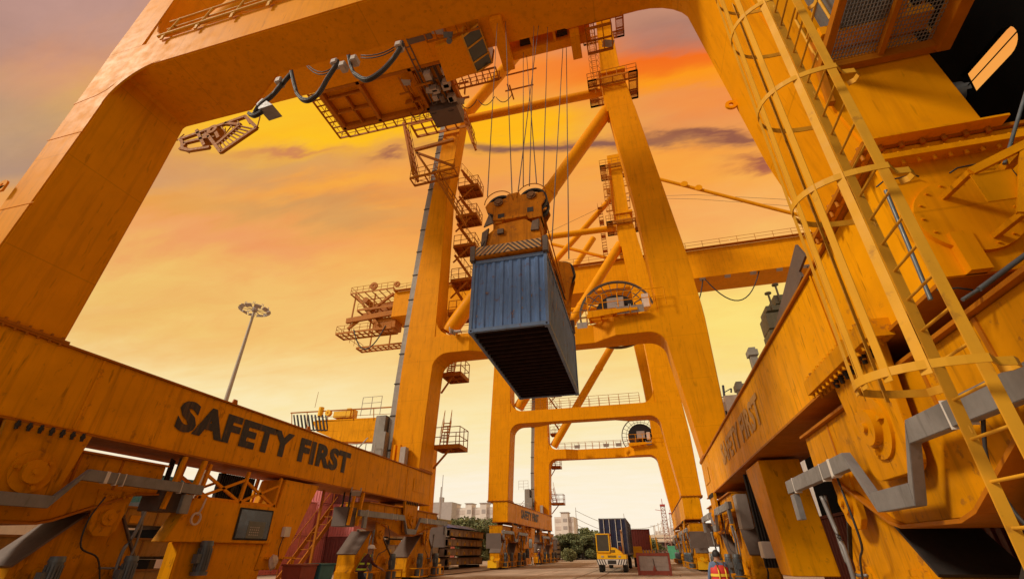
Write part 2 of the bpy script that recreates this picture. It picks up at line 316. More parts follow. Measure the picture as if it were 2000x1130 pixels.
# meshes are built in world coordinates; build() shifts them to the thing's origin
def railing(b, pts, h=1.05, step=1.0, r=.022, mid=2, flat=False):
    pts = [V(p) for p in pts]
    for i in range(len(pts)-1):
        p, q = pts[i], pts[i+1]; n = max(1, round((q-p).length/step))
        for k in range(n+1):
            if k == 0 and i > 0: continue
            c = p.lerp(q, k/n); b.tube(c, c+V((0, 0, h)), r*1.15, 5)
        for m in range(1, mid+1): b.tube(p+V((0, 0, h*m/mid)), q+V((0, 0, h*m/mid)), r, 5)
    return b
def platform(b, x0, x1, y0, y1, z, nx=3, ny=2, t=.14, deck=True):
    for y in (y0, y1): b.beam((x0, y, z), (x1, y, z), .08, t*1.4)
    for x in (x0, x1): b.beam((x, y0, z), (x, y1, z), .08, t*1.4)
    for i in range(1, nx): x = x0+(x1-x0)*i/nx; b.beam((x, y0, z), (x, y1, z), .07, t)
    for i in range(1, ny): y = y0+(y1-y0)*i/ny; b.beam((x0, y, z), (x1, y, z), .06, t)
    if deck:
        n = int((y1-y0)/.09)
        for i in range(n): y = y0+(y1-y0)*(i+.5)/n; b.box(x0, x1, y-.010, y+.010, z+t*.5, z+t*.5+.04)
    return b
def stairs(b, p, q, wdir, width=.7, n=10):
    p = V(p); q = V(q); w = V(wdir).normalized()*width
    for s_ in (0, 1): b.beam(p+w*s_, q+w*s_, .05, .22)
    for i in range(n): c = p.lerp(q, (i+.5)/n); b.beam(c, c+w, .2, .03, (0, 0, 1))
    for s_ in (0, 1):
        b.tube(p+w*s_+V((0, 0, .95)), q+w*s_+V((0, 0, .95)), .022, 5)
        for i in range(4): c = p.lerp(q, i/3)+w*s_; b.tube(c, c+V((0, 0, .95)), .02, 5)
    return b
def textmesh(body, size, m, parent, origin, ux, uz, ext=.01, off=.02, sx=1.0, name='lettering', space=1.0):
    cu = bpy.data.curves.new('t', 'FONT'); cu.body = body; cu.size = size; cu.offset = off; cu.extrude = ext; cu.resolution_u = 3; cu.space_character = space
    ob = bpy.data.objects.new('t', cu); C.objects.link(ob); bpy.context.view_layer.update()
    me = bpy.data.meshes.new_from_object(ob.evaluated_get(bpy.context.evaluated_depsgraph_get())); bpy.data.objects.remove(ob)
    ux = V(ux); uz = V(uz); n = ux.cross(uz)
    for v in me.vertices: c = v.co.copy(); v.co = V(origin) + ux*c.x*sx + uz*c.y + n*c.z
    if parent is not None:
        off_ = V((0, 0, 0)); lp = parent
        while lp is not None: off_ += lp.location; lp = lp.parent
        me.transform(Matrix.Translation(-off_))
    me.materials.clear(); me.materials.append(m); o = bpy.data.objects.new(name, me); C.objects.link(o); o.parent = parent; return o
# ------------------------------------------------------------------ setting
g = MB(); g.box(-3000, 3000, -60, 5000, -1, 0); go = g.build('ground', ground_mat()); tag(go, None, None, kind='structure')
RLX, RRX = -14.75, 4.45
def add_struct(name, b, m): o = b.build(name, m); o['kind'] = 'structure'; return o
b = MB()
for x in (RLX, RRX): b.box(x-.07, x+.07, -20, 400, .0, .05); b.box(x+.11, x+.13, -20, 400, -.01, .02)
for x in (-4.9, -3.46): b.box(x-.03, x+.03, -20, 200, -.01, .012)
add_struct('crane_rails', b, mat('rail_steel', (.12, .06, .035), .6, .4, .3, 4))
b = MB()
for x in (RLX, RRX):
    for s in (-1, 1): b.box(x+s*.32-.06, x+s*.32+.06, -20, 400, -.01, .006)
for y in range(-10, 150, 6): b.box(-8.2, -8.05, y, y+2.4, -.01, .005); b.box(-.1, .05, y+1, y+3.4, -.01, .005)
add_struct('road_markings', b, mat('faded_marking', (.34, .2, .13), .8, 0, .3, 3))
# ------------------------------------------------------------------ cranes
SL_I, SL_O = -13.9, -15.6      # left sill beam inner / outer face
SR_I, SR_O = 3.62, 5.3
def portal(b, y0, y1, side, li, lo_, ri, ro, rl=1.15, narrow=(-10.9, -9.1, -1.9, -.4), dn=.9, zi=14.12, zt=15.55):
    """inverted-U frame; the cross beam is narrower in plan in its middle (side -1: front set back, +1: back set forward)"""
    st = []   # (inner x,z) (outer x,z) inset
    for z in (6.12, 8, 10, 12): st.append(((li(z), z), (lo_(z), z), 0))
    x = li(13)
    for k in range(1, 7):
        a = pi/2*k/6; ix = x + rl*(1-cos(a)); iz = zi-rl + rl*sin(a)
        oz = [13, 13.8, 14.7, zt, zt, zt][k-1]; ox = [lo_(13), lo_(13.8), lo_(14.7), lo_(zt), lo_(zt)*.45+(x)*.55, x][k-1]
        st.append(((ix, iz), (ox, oz), 0))
    for i, xx in enumerate(narrow):
        st.append(((xx, zi), (xx, zt), (0, dn, dn, 0)[i]))
    x2 = ri(13); tmp = []
    for k in range(1, 7):
        a = pi/2*k/6; ix = x2 - 1.15*(1-cos(a)); iz = 13.0 + (zi-13.0)*sin(a)
        oz = [13, 13.8, 14.7, zt, zt, zt][k-1]; ox = [ro(13), ro(13.8), ro(14.7), ro(zt), ro(zt)*.45+x2*.55, x2][k-1]
        tmp.append(((ix, iz), (ox, oz), 0))
    st += reversed(tmp)
    for z in (12, 10, 8, 6.12): st.append(((ri(z), z), (ro(z), z), 0))
    secs = []
    for (ix, iz), (ox, oz), ins in st:
        a0 = y0 + (ins if side < 0 else 0); a1 = y1 - (ins if side > 0 else 0)
        secs.append([(ix, a0, iz), (ox, a0, oz), (ox, a1, oz), (ix, a1, iz)])
    b.loft(secs); return b
def interp(*pts):
    def f(z):
        for (z0, a), (z1, c) in zip(pts, pts[1:]):
            if z <= z1: return a+(c-a)*(max(z, z0)-z0)/(z1-z0)
        return pts[-1][1]
    return f
LI = interp((6, -13.92), (12, -13.7), (13.5, -13.65), (30, -13.8), (41, -12.9)); LO = interp((6, -16.15), (13, -16.1), (28, -15.5), (40, -14.7))
LO_N = interp((6, -14.98), (13, -15.0), (19, -15.1), (30, -15.3))
RI = interp((6, 3.66), (12.5, 2.9), (16, 2.55), (23, 2.5), (36.5, 1.45)); RO = interp((6, 5.2), (9, 5.3), (15, 5.42), (20, 5.2), (38, 3.65))
RI_N = interp((5.9, 3.5), (8, 3.15), (12, 2.78), (13, 2.7), (30, 2.2)); RO_N = interp((5.9, 4.86), (9, 4.8), (30, 4.7))
RO_B = interp((6, 5.5), (12, 5.5), (20, 5.0), (38, 3.4))
def leg_up(b, fi, fo, zs, y0, y1, taper=.15):
    secs = []
    for i, z in enumerate(zs):
        t = taper*i/(len(zs)-1); secs.append([(fi(z), y0+t, z), (fo(z), y0+t, z), (fo(z), y1-t, z), (fi(z), y1-t, z)])
    return b.loft(secs)
def fillet(b, x, z, r, sx, y0, y1):
    """rounded gusset in the corner between beam top and upper leg (sx: direction towards the span)"""
    n = 6; pts = [(x-sx*.05, y0, z-.03)]
    for i in range(n+1):
        a = pi/2*i/n; pts.append((x+sx*(r-r*sin(a)), y0, z+r-r*cos(a)))
    return b.prism(pts, (0, y1-y0, 0))
def rbox(b, x0, x1, pts, **k): # outline in (y,z), extruded in x
    return b.prism([(x0, y, z) for y, z in pts], (x1-x0, 0, 0))
def motor(b, x, y, z, s=1.0):
    b.tube((x, y, z), (x, y, z+.62*s), .155*s, 14); b.tube((x, y, z+.62*s), (x, y, z+.74*s), .175*s, 14, .15*s)
    b.tube((x, y, z-.10), (x, y, z), .21*s, 14)
    for k in range(16):
        a = 2*pi*k/16; c, d = cos(a), sin(a); b.beam((x+c*.175*s, y+d*.175*s, z+.04), (x+c*.175*s, y+d*.175*s, z+.56*s), .04*s, .012, (c, d, 0))
    b.box(x-.09*s, x+.09*s, y-.27*s, y-.12*s, z+.2*s, z+.42*s)
def bogie(par, xr, yc, inn, half, depth=2.35, outer_dir=1, dy=0, tray_ext=(1.35, 1.0), tz=0, motors=True, endcap=True, cov=None):
    """travel gear under one corner: xr rail x, inn = +1/-1 direction of the span"""
    root = bpy.data.objects.new('bogie', None); C.objects.link(root); root.parent = par
    k = half/4.6; X = lambda d: xr+inn*d
    xs = sorted((X(-.7), X(.68))); b = MB()
    pts = [(-half, 3.74), (half, 3.74), (half, 3.0), (half-.9*k, 2.95), (1.3*k, depth+.08), (.9*k, depth), (-.9*k, depth), (-1.3*k, depth+.08), (-half+.9*k, 2.95), (-half, 3.0)]
    rbox(b, xs[0], xs[1], [(yc+y, z) for y, z in pts]); eq = b.build('equalizer_beam', YBO, root, .015, dy)
    b = MB(); xf = X(.68)
    for zt in (3.74,): b.box(min(X(-.8), X(.78)), max(X(-.8), X(.78)), yc-half-.02, yc+half+.02, zt, zt+.05)
    for y in (-half*.62, -half*.3, half*.3, half*.62): b.box(min(xf, xf+inn*.02), max(xf, xf+inn*.02), yc+y-.03, yc+y+.03, 2.97, 3.72)
    for i in range(len(pts)-3):
        p, q = pts[i+2], pts[i+3]; b.beam((X(0), yc+p[0], p[1]-.03), (X(0), yc+q[0], q[1]-.03), 1.56, .05)
    b.build('flange', RED, root, 0, dy)
    # main hinge: two plates, pin and bolts
    for d in (.80, -.85):
        b = MB(); w_ = .72; rb = []
        for i in range(7): a = pi/2*i/6; rb.append((w_-.25+.25*sin(a), 2.42+.25-.25*cos(a)))
        prof = [(-.95, 4.12), (.95, 4.12)] + [(y, z) for y, z in reversed(rb)] + [(-y, z) for y, z in rb]
        rbox(b, X(d), X(d)+inn*.12, [(yc+y, z) for y, z in prof]); hp = b.build('hinge_plate', YBO, root, .01, dy)
        if d > 0:
            b = MB(); b.ring((X(d+.14), yc, 3.12), (1, 0, 0), 0, .46, .05, 30); b.ring((X(d+.2), yc, 3.12), (1, 0, 0), 0, .26, .14, 24); b.ring((X(d+.29), yc, 3.12), (1, 0, 0), 0, .07, .06, 12)
            for a in (40, 170, 290): b.beam((X(d+.18), yc+.3*cos(R(a)), 3.12+.3*sin(R(a))), (X(d+.18), yc+.40*cos(R(a)), 3.12+.40*sin(R(a))), .09, .07)
            b.build('hinge_pin', YBO, root, 0, dy)
            b = MB()
            for i in range(7):
                y = yc-.72+i*.24; b.tube((X(.95), y, 3.95), (X(.95), y, 4.14), .035, 6); b.tube((X(.95), y, 4.02), (X(.95), y, 4.08), .055, 6)
            b.build('bolt_row', DRK, root, 0, dy)
    # galvanised cable tray
    b = MB(); q = .27; tx = X(1.02)
    tp = [(-half-tray_ext[0], 3.16), (-1.15, 3.2), (-.62, 2.52), (.62, 2.52), (1.15, 3.2), (half+tray_ext[1], 3.2)]
    z_off = 2.35-depth if depth < 2.3 else 0
    tp = [(y, z-tz) for y, z in tp]; up = [(y, z+q/2) for y, z in tp]; lw = [(y+(.12 if i in (1,) else -.12 if i == 4 else .05 if i == 2 else -.05 if i == 3 else 0), z-q/2) for i, (y, z) in enumerate(tp)]
    for i in range(5):
        rbox(b, tx-.07, tx+.07, [(yc+up[i][0], up[i][1]), (yc+up[i+1][0], up[i+1][1]), (yc+lw[i+1][0], lw[i+1][1]), (yc+lw[i][0], lw[i][1])])
    for s in (-1, 1):
        y = yc+s*(half+.75); b.mark(); b.box(tx-.06, tx+.06, y-.16, y+.16, 2.5-tz, 3.03-tz)
    b.build('cable_tray', GAL, root, .006, dy)
    b = MB()
    for y in (-half-.6, -half*.55, -2.0, 1.9, half*.6, half+.4): b.mark(); b.box(tx-.075, tx+.075, yc+y-.012, yc+y+.012, 3.03-tz, 3.345-tz)
    b.mark(); b.box(tx-.078, tx+.078, yc+half*.45, yc+half*.45+.09, 3.05-tz, 3.342-tz)
    b.build('tray_strap', WHT, root, 0, dy)
    # sub-equalisers
    for s in (-1, 1):
        c = yc+s*half*.66; kk = min(1, k)
        b = MB(); o = lambda t: c - s*t*kk   # t>0 = towards the main hinge
        prof = [(-1.75, .45), (-1.75, 1.35), (-.75, 2.35), (.1, 2.48), (.55, 2.3), (2.0, 1.18), (2.1, .45)]
        rbox(b, min(X(-.55), X(.45)), max(X(-.55), X(.45)), [(o(t), z) for t, z in prof]); b.build('sub_equalizer', YBO, root, .012, dy)
        b = MB(); b.beam((X(-.05), o(.5), 2.36), (X(-.05), o(2.05), 1.2), 1.12, .05); b.mark(); b.beam((X(-.05), o(-1.78), 1.38), (X(-.05), o(-.72), 2.42), 1.12, .05); b.build('cover_plate', cov or BRN, root, 0, dy)
        b = MB(); rbox(b, X(.62), X(.72), [(c+y, z) for y, z in [(-.5, 2.95), (.5, 2.95), (.36, 2.0), (.18, 1.85), (-.18, 1.85), (-.36, 2.0)]])
        b.ring((X(.76), c, 2.3), (1, 0, 0), 0, .2, .1, 20); b.ring((X(.83), c, 2.3), (1, 0, 0), 0, .07, .06, 10)
        for i in range(5): b.tube((X(.78), c-.32+i*.16, 2.8), (X(.84), c-.32+i*.16, 2.8), .035, 6)
        b.build('small_hinge', YBO, root, .006, dy)
        # wheel trucks
        for t in (-1.2, 1.25):
            yy = o(t); b = MB(); rbox(b, min(X(-.42), X(.5)), max(X(-.42), X(.5)), [(yy-.82, .18), (yy+.82, .18), (yy+.82, .62), (yy+.5, .95), (yy+.3, 1.25), (yy-.3, 1.25), (yy-.5, .95), (yy-.82, .62)])
            b.ring((X(.56), yy, 1.02), (1, 0, 0), 0, .15, .1, 16)
            b.build('wheel_truck', YBO, root, .01, dy)
            b = MB(); b.ring((X(0), yy-.42, .33), (1, 0, 0), 0, .3, .94, 20); b.mark(); b.ring((X(0), yy+.42, .33), (1, 0, 0), 0, .3, .94, 20); b.build('wheel', DRK, root, 0, dy)
            if motors:
                b = MB(); b.tube((X(.95), yy, .12), (X(.95), yy, .56), .27, 14); motor(b, X(.95), yy, .66); b.build('travel_motor', MOT, root, 0, dy)
                b = MB()
                for z in (.2, .62): b.beam((X(1.3), yy-.62, z), (X(1.3), yy+.62, z), .05, .07); [b.beam((X(.45), yy+e, z), (X(1.3), yy+e, z), .05, .05) for e in (-.6, .6)]
                for e in (-.6, .6): b.beam((X(1.3), yy+e, .2), (X(1.3), yy+e, .62), .05, .05)
                b.build('motor_guard', YBO, root, 0, dy)
        b = MB(); b.path(smooth([(X(.85), c+s*.9, 2.5), (X(.8), c+s*.85, 1.9), (X(.8), c+s*.7, 1.5), (X(.8), c+s*.72, .9)]), .045); b.mark(); b.path(smooth([(X(.8), c+s*.85, 2.5), (X(.74), c+s*1.05, 2.0), (X(.74), c+s*.95, 1.2), (X(.7), c+s*.3, 1.12)]), .03)
        b.build('conduit', GAL, root, 0, dy)
        b = MB(); b.path(smooth([(X(.9), c-s*.4, 2.75), (X(.95), c-s*.62, 2.2), (X(.9), c-s*.5, 1.6), (X(.8), c+s*.1, 1.35), (X(.8), c+s*.4, .8)]), .02); b.build('hose', CAB, root, 0, dy)
    if endcap:
        e = yc+outer_dir*(half+1.25); b = MB(); b.box(X(-.6), X(.9), e-.04, e+.04, 1.75, 3.05) if inn > 0 else b.box(X(.9), X(-.6), e-.04, e+.04, 1.75, 3.05); b.build('end_panel', BRN, root, 0, dy)
        b = MB(); b.box(min(X(-.3), X(.6)), max(X(-.3), X(.6)), e-.4, e+.3, .15, .75); b.ring((X(.2), e+outer_dir*.45, .95), (0, 1, 0), 0, .16, .3, 16); b.build('buffer', TRK, root, .01, dy)
    return root
def sill(par, xi, xo, y0, y1, dy, text=True, z0=4.18, z1=6.08, faded=False):
    b = MB(); a, c = sorted((xi, xo)); inn = 1 if xi > xo else -1
    b.box(a+.02, c-.02, y0, y1, z0, z1); o = b.build('sill_beam', YSI, par, .02, dy)
    b = MB(); b.box(a-.05, c+.05, y0-.04, y1+.04, z1, z1+.05); b.box(a-.04, c+.04, y0-.03, y1+.03, z0-.05, z0-.003); b.build('beam_flange', RED, o, 0, dy)
    b = MB()
    for y in (y0+3.2, y1-3.6): b.box(xi, xi+inn*.012, y, y+.05, z0+.05, z1-.02)
    b.box(min(xi, xi+inn*.012), max(xi, xi+inn*.012), y1-2.6, y1-.7, z0+.6, z1-.55)
    b.build('weld_pad', YSI, o, 0, dy)
    b = MB()
    for y in (y0+8.2, y1-13):
        b.prism([(xi-inn*.4, y-.16, z1+.05), (xi-inn*.4, y+.16, z1+.05), (xi-inn*.4, y+.08, z1+.33), (xi-inn*.4, y-.08, z1+.33)], (inn*.05, 0, 0))
    b.build('lifting_lug', RED, o, 0, dy)
    if text:
        if inn > 0: textmesh('SAFETY FIRST', 1.22, BLK, o, (xi+.004, y0+5.9+dy, z0+.68), (0, 1, 0), (0, 0, 1), .003, .062, 1.22, space=1.10)
        else: textmesh('SAFETY FIRST', 1.12, GHO, o, (xi-.004, y0+17.4+dy, z0+.62), (0, -1, 0), (0, 0, 1), .003, .04, 1.15, space=1.06)
    return o
def cable_reel(par, c, r, dy, n=26, bz=0):
    c = V(c); root = bpy.data.objects.new('cable_reel', None); C.objects.link(root); root.parent = par
    b = MB(); b.ring(c, (0, 1, 0), r-.13, r, .2, 48)
    for i in range(n): a = 2*pi*i/n; d = V((cos(a), 0, sin(a))); b.beam(c+d*.2, c+d*(r-.03), .05, .10, (0, 1, 0))
    b.ring(c, (0, 1, 0), r*.74, r*.76, .06, 48); b.build('reel_rim', mat('reel_grey', (.15, .13, .105), .5, .2, .15, 4), root, 0, dy)
    b = MB(); b.ring(c+V((0, .1, 0)), (0, 1, 0), .3, r*(.56 if bz > .4 else .66), .34, 40); b.build('wound_cable', RUB, root, 0, dy)
    b = MB(); b.box(c.x-.62, c.x+.62, c.y-.75, c.y-.2, c.z-.62+bz, c.z+.5+bz); b.ring(c+V((.1, -.78, bz)), (0, 1, 0), 0, .09, .06, 12); b.build('reel_drive_box', GRY, root, .03, dy)
    return root
def floodlight(b, p, s=.45, d=(0, -1, -.5)):
    b.mark()
    p = V(p); d = V(d).normalized(); r = d.cross(V((0, 0, 1))).normalized(); u = r.cross(d)
    a = [p-r*s-u*s*.6, p+r*s-u*s*.6, p+r*s+u*s*.6, p-r*s+u*s*.6]; q = [x-d*s*.7+(p-x)*.45 for x in a]; b.hexa(a+q)
    b.beam(p-d*s*.4-r*s, p-d*s*.4-r*s+V((0, 0, s)), .05, .05); b.beam(p-d*s*.4+r*s, p-d*s*.4+r*s+V((0, 0, s)), .05, .05)

def make_crane(dy, label, near):
    par = thing('gantry_crane', label, 'crane', (-5.1, 18+dy, 0), 'yellow quay cranes on the same rails'); D = dy
    lo_near = LO_N if near else LO; ri_near = RI_N if near else RI; ro_near = RO_N if near else RO_B
    # near and far portal frames
    b = MB(); portal(b, 5.35, 7.5, 1, LI, lo_near, ri_near, ro_near, rl=.12 if near else 1.15); b.build('portal_frame', YEL, par, .04, D)
    b = MB(); portal(b, 28.9, 30.9, -1, LI, LO, RI, RO if near else RO_B, dn=.95); b.build('portal_frame', YEL, par, .03, D)
    if near:
        xg, zg, rg = LI(13)-.06, 14.2, 1.45; b = MB(); pts = [(xg, 5.342, zg)] + [(xg+rg*(1-sin(pi/2*k/12)), 5.342, zg-rg*(1-cos(pi/2*k/12))) for k in range(13)]
        b.prism(pts, (0, .06, 0)); b.build('corner_gusset', YEL, par, 0, D)
    zs = (15.5, 20, 26, 32, 36.6)
    for i, (y0, y1) in enumerate(((5.35, 7.5), (28.9, 30.9))):
        nr = near and i == 0
        b = MB(); leg_up(b, LI, LO_N if nr else LO, (15.5, 20, 26, 30, 35, 41.5), y0, y1, .25); fillet(b, LI(16), 15.54, 1.5, 1, y0+.05, y1-.05); b.build('upper_leg', YEL, par, .02, D)
        b = MB(); leg_up(b, RI_N if nr else RI, RO_N if nr else RO, zs, y0, y1, .3); fillet(b, (RI_N if nr else RI)(16), 15.54, 1.4, -1, y0+.05, y1-.05)
        if not nr: b.build('upper_leg', YEL, par, .02, D)
        else: b.build('upper_leg', YEL, par, 0, D)
        ym = (y0+y1)/2; X0 = 1.3
        b = MB(); secs = [[(X0, y0+.3, 36.5), (3.75, y0+.3, 36.5), (3.75, y1-.3, 36.5), (X0, y1-.3, 36.5)], [(X0-.1, y0+.3, 39.5), (3.5, y0+.3, 39.5), (3.5, y1-.3, 39.5), (X0-.1, y1-.3, 39.5)],
            [(1.3, y0+.45, 42), (3.15, y0+.45, 42), (3.15, y1-.45, 42), (1.3, y1-.45, 42)], [(1.7, y0+.5, 53), (3.1, y0+.5, 53), (3.1, y1-.5, 53), (1.7, y1-.5, 53)]]
        b.loft(secs); b.box(1.1, 3.6, y0+.2, y1-.2, 41.9, 42.3); b.build('mast', YEL, par, .02, D)
        b = MB(); b.tube((-12.9, ym, 40.6), (1.2, ym, 40.2), .43, 18); b.build('cross_pipe', PIP, par, 0, D)
        b = MB(); b.tube((-13.0, ym, 16.2), (1.4, ym, 37.4), .62, 20); b.tube((-4.6, ym, 28.55), (-4.35, ym, 28.92), .68, 20); b.build('diagonal_pipe', PIP, par, 0, D)
        b = MB(); b.tube((-13.6, ym, 40.4), (-3.0, ym, 56), .6, 18); b.build('diagonal_pipe', PIP, par, 0, D)
        # platform round the knot and mast top
        for z, ex in ((40.2, 1.05), (50.6, .95)):
            b = MB(); x0, x1, ya, yb = 1.0-ex, 3.7+ex*.8, y0-.5, y1+.5; platform(b, x0, x1, ya, ya+.7, z, 4, 1); platform(b, x0, x1, yb-.7, yb, z, 4, 1); platform(b, x0, x0+.8, ya, yb, z, 1, 3); platform(b, x1-.8, x1, ya, yb, z, 1, 3)
            railing(b, [(x0, ya, z), (x1, ya, z), (x1, yb, z), (x0, yb, z), (x0, ya, z)], 1.1, .9, .03); b.build('walkway', RED, par, 0, D)
        b = MB()
        for xx in (.55, 1.05): b.beam((xx, y0+.1, 39), (xx, y0+.1, 50.6), .06, .05)
        for q in range(36): z = 39.2+q*.32; b.tube((.55, y0+.1, z), (1.05, y0+.1, z), .018, 5)
        for q in range(12): z = 40.2+q*.9; b.path([(.5, y0+.1, z), (.3, y0-.25, z), (.5, y0-.6, z), (1.1, y0-.6, z), (1.3, y0-.25, z), (1.1, y0+.1, z)], .02, 4)
        for xx in (.32, .6, 1.0, 1.28): b.tube((xx, y0-.5, 40.2), (xx, y0-.5, 50.1), .018, 5)
        b.build('caged_ladder', RED, par, 0, D)
    # cross ties between the two frames, high up
    # sills
    sill(par, SL_I, SL_O, 5.35, 30.9, D); sill(par, SR_I, SR_O, 5.35, 30.9, D, text=near)
    # bolted leg flanges
    for xi, xo in ((LI(6), (LO_N if near else LO)(6)), (RI_N(6), RO_N(6)) if near else (RI(6), RO_B(6))):
        for y0, y1 in ((5.35, 7.5), (28.9, 30.9)):
            if y0 > 20: xi2, xo2 = (LI(6), LO(6)) if xi < 0 else (RI(6), RO(6))
            else: xi2, xo2 = xi, xo
            a, c = sorted((xi2, xo2)); b = MB(); b.box(a-.09, c+.09, y0-.09, y1+.07, 6.13, 6.19)
            for k in range(9): y = y0+.1+k*(y1-y0-.2)/8; [b.tube((x, y, 6.02), (x, y, 6.25), .03, 6) for x in (a-.05, c+.05)]
            for k in range(6): x = a+.1+k*(c-a-.2)/5; b.tube((x, y0-.05, 6.02), (x, y0-.05, 6.25), .03, 6)
            b.build('leg_flange', RED, par, 0, D)
    # machinery house / girder
    b = MB()
    GX = -29 if near else -37.5
    for ya, yb in ((15.9, 20.15),): b.box(GX, 45, ya, yb, 36.1, 40.8); b.box(GX, 45, ya-.15, yb+.15, 35.9, 36.1)
    gd = b.build('boom_girder', YEL, par, .02, D)
    b = MB(); railing(b, [(GX, 15.4, 40.9), (45, 15.4, 40.9)], 1.1, 2.4, .03); railing(b, [(GX, 20.6, 40.9), (45, 20.6, 40.9)], 1.1, 2.4, .03); b.box(GX, 45, 15.3, 15.9, 40.82, 40.9); b.box(GX, 45, 19.9, 20.7, 40.82, 40.9); b.build('walkway', RED, gd, 0, D)
    b = MB()
    for i in range(9):
        x = 9+i*3.4; floodlight(b, (x, 15.9, 35.7), .4, (0, -.6, -1))
    b.build('floodlight', GRY, gd, 0, D)
    b = MB()
    for x0, x1, s in ((7.5, 12.5, 4.6), (12.7, 20, 4.2), (26, 33, 4.5)):
        b.mark(); b.path([(x0+(x1-x0)*t/14, 16.0, 35.9-s*4*(t/14)*(1-t/14)) for t in range(15)], .08, 6)
    b.build('festoon_cable', CAB, gd, 0, D)
    # end platforms on the landside boom tip
    if not near:
        b = MB(); platform(b, -46.5, -38, 16, 27, 41.8, 6, 4, .2, False); railing(b, [(-46.5, 27, 41.8), (-46.5, 16, 41.8), (-38, 16, 41.8)], 1.3, 1.3, .04)
        platform(b, -47.5, -37, 15.5, 18, 33.8, 10, 2, .25, False); platform(b, -47.5, -37, 22, 24, 33.8, 10, 2, .25, False); railing(b, [(-47.5, 24, 33.9), (-47.5, 15.5, 33.9), (-37, 15.5, 33.9)], 1.3, 1.5, .04)
        for x in (-46, -42, -38): b.beam((x, 17, 33.8), (x, 17, 41.8), .2, .2); b.beam((x, 24, 33.8), (x, 24, 41.8), .2, .2)
        b.beam((-46, 16.5, 35), (-38, 16.5, 41), .4, .4); b.beam((-45.5, 16.3, 41.6), (-40, 16.3, 35), .35, .4); platform(b, -44.5, -37.5, 16, 22, 38.2, 5, 4, .25, False); railing(b, [(-44.5, 16, 38.3), (-37.5, 16, 38.3)], 1.2, 1.2, .04); b.box(-43, -38, 17.5, 19.5, 38.4, 40); b.box(-41, -37, 16.6, 19, 34.4, 36.4); b.tube((-43.5, 16.4, 40.4), (-43.5, 19, 40.4), .55, 12); b.beam((-46.3, 16.2, 36.4), (-37.5, 16.2, 36.9), .5, .9); b.ring((-42.5, 16.8, 43.3), (0, 1, 0), .2, .75, .3, 20); b.ring((-37.8, 16.8, 43.0), (0, 1, 0), .2, .55, .3, 20)
        b.build('boom_end_frame', RED, gd, 0, D)
        b = MB(); b.path([(-44+6*t/14, 15.4, 34.2-3.9*4*(t/14)*(1-t/14)) for t in range(15)], .1, 6); b.build('festoon_cable', CAB, gd, 0, D)
    # forestays and backstays
    b = MB(); 
    y = 7.0 if not near else 18
    b.tube((2.6, y, 51.6), (22, y, 39.2), .24, 10); b.tube((22, y, 39.2), (44, y, 25.5) if not near else (23, y, 38.6), .24, 10)
    for x, z in ((11.2, 46.1), (12.9, 45.0)): b.ring((x, y-.3, z), (0, 1, 0), 0, .48, .2, 14)
    b.build('forestay', PIP, par, 0, D)
    b = MB(); b.tube((-12.8, 18.4, 40.4), (2.0, 18.4, 56.5), .5, 14); b.build('backstay', PIP, par, 0, D)
    b = MB(); b.tube((-9.8, 18.4, 47.8), (1.6, 18.4, 42.2), .28, 12); b.build('thin_brace', PIP, par, 0, D)
    b = MB(); b.box(1.3, 3.4, 15.0, 29.2, 53, 54.6) if near else b.box(1.3, 3.4, 7.0, 20.6, 53, 54.6); b.build('top_beam', YEL, par, .02, D)
    b = MB(); b.path([(2.4, 17.9, 55.2), (15, 17.9, 52), (30, 17.9, 47), (44, 17.9, 42)], .035, 4); b.path([(2.4, 17.5, 54.9), (15, 17.5, 52.6), (30, 17.5, 48), (44, 17.5, 42)], .035, 4); b.path([(1, 17.6, 54), (-20, 17.6, 46), (-44, 17.6, 41.5)], .035, 4); b.build('stay_rope', ROP, par, 0, D)
    # apex machinery and stair tower
    b = MB(); platform(b, .2, 4.4, 15, 21, 55.0, 4, 3, .2, False); railing(b, [(.2, 21, 55), (.2, 15, 55), (4.4, 15, 55)], 1.2, 1.2, .04)
    for x, y in ((1.2, 17), (2.4, 17.5), (3.2, 18)): b.ring((x, y, 56), (0, 1, 0), .15, .6, .3, 16)
    for q in range(9): stairs(b, (-.5, 17+(q % 2)*3, 41+q*1.5), (-.5, 20-(q % 2)*3, 42.5+q*1.5), (-1, 0, 0), .7, 6)
    b.build('stair_tower', RED, par, 0, D)
    # grey cable column beside the rear left leg, cabinets at its foot
    b = MB(); secs = []
    for z in (6.2, 12, 20, 28, 34, 41): x = LO(z); secs.append([(x-.62, 29.3, z), (x-.04, 29.3, z), (x-.04, 30.6, z), (x-.62, 30.6, z)])
    b.loft(secs); cc = b.build('cable_column', TRAYM, par, 0, D)
    b = MB()
    for q in range(15): z = 7.5+q*2.35; x = LO(z); b.box(x-.66, x-.02, 29.25, 30.65, z, z+.07)
    b.build('joint_band', DRK, cc, 0, D)
    b = MB(); b.box(-17.7, -16.9, 29.0, 30.4, 6.2, 9.9); b.mark(); b.box(-17.0, -16.4, 28.4, 28.9, 6.2, 8.6); b.build('lift_cabinet', TRAYM, par, .03, D)
    b = MB()
    for i in range(10): b.tube((-18.1, 28.9, 6.2+i*.5), (-16.9, 28.6, 6.2+i*.5), .02, 5) if i < 1 else None
    railing(b, [(-18.4, 28.1, 9.7), (-16.9, 28.1, 9.7)], 1.3, .6, .02, 3); railing(b, [(-19, 28.1, 6.2), (-16.9, 28.1, 6.2)], 1.6, .7, .025, 3); b.beam((-19.4, 28.2, 6.3), (-17.6, 28.2, 8.2), .06, .06); b.build('cabinet_railing', GRY, par, 0, D)
    b = MB(); b.box(-15.15, -14.75, 28.35, 28.8, 6.3, 7.5); b.build('junction_box', GRY, par, .02, D)
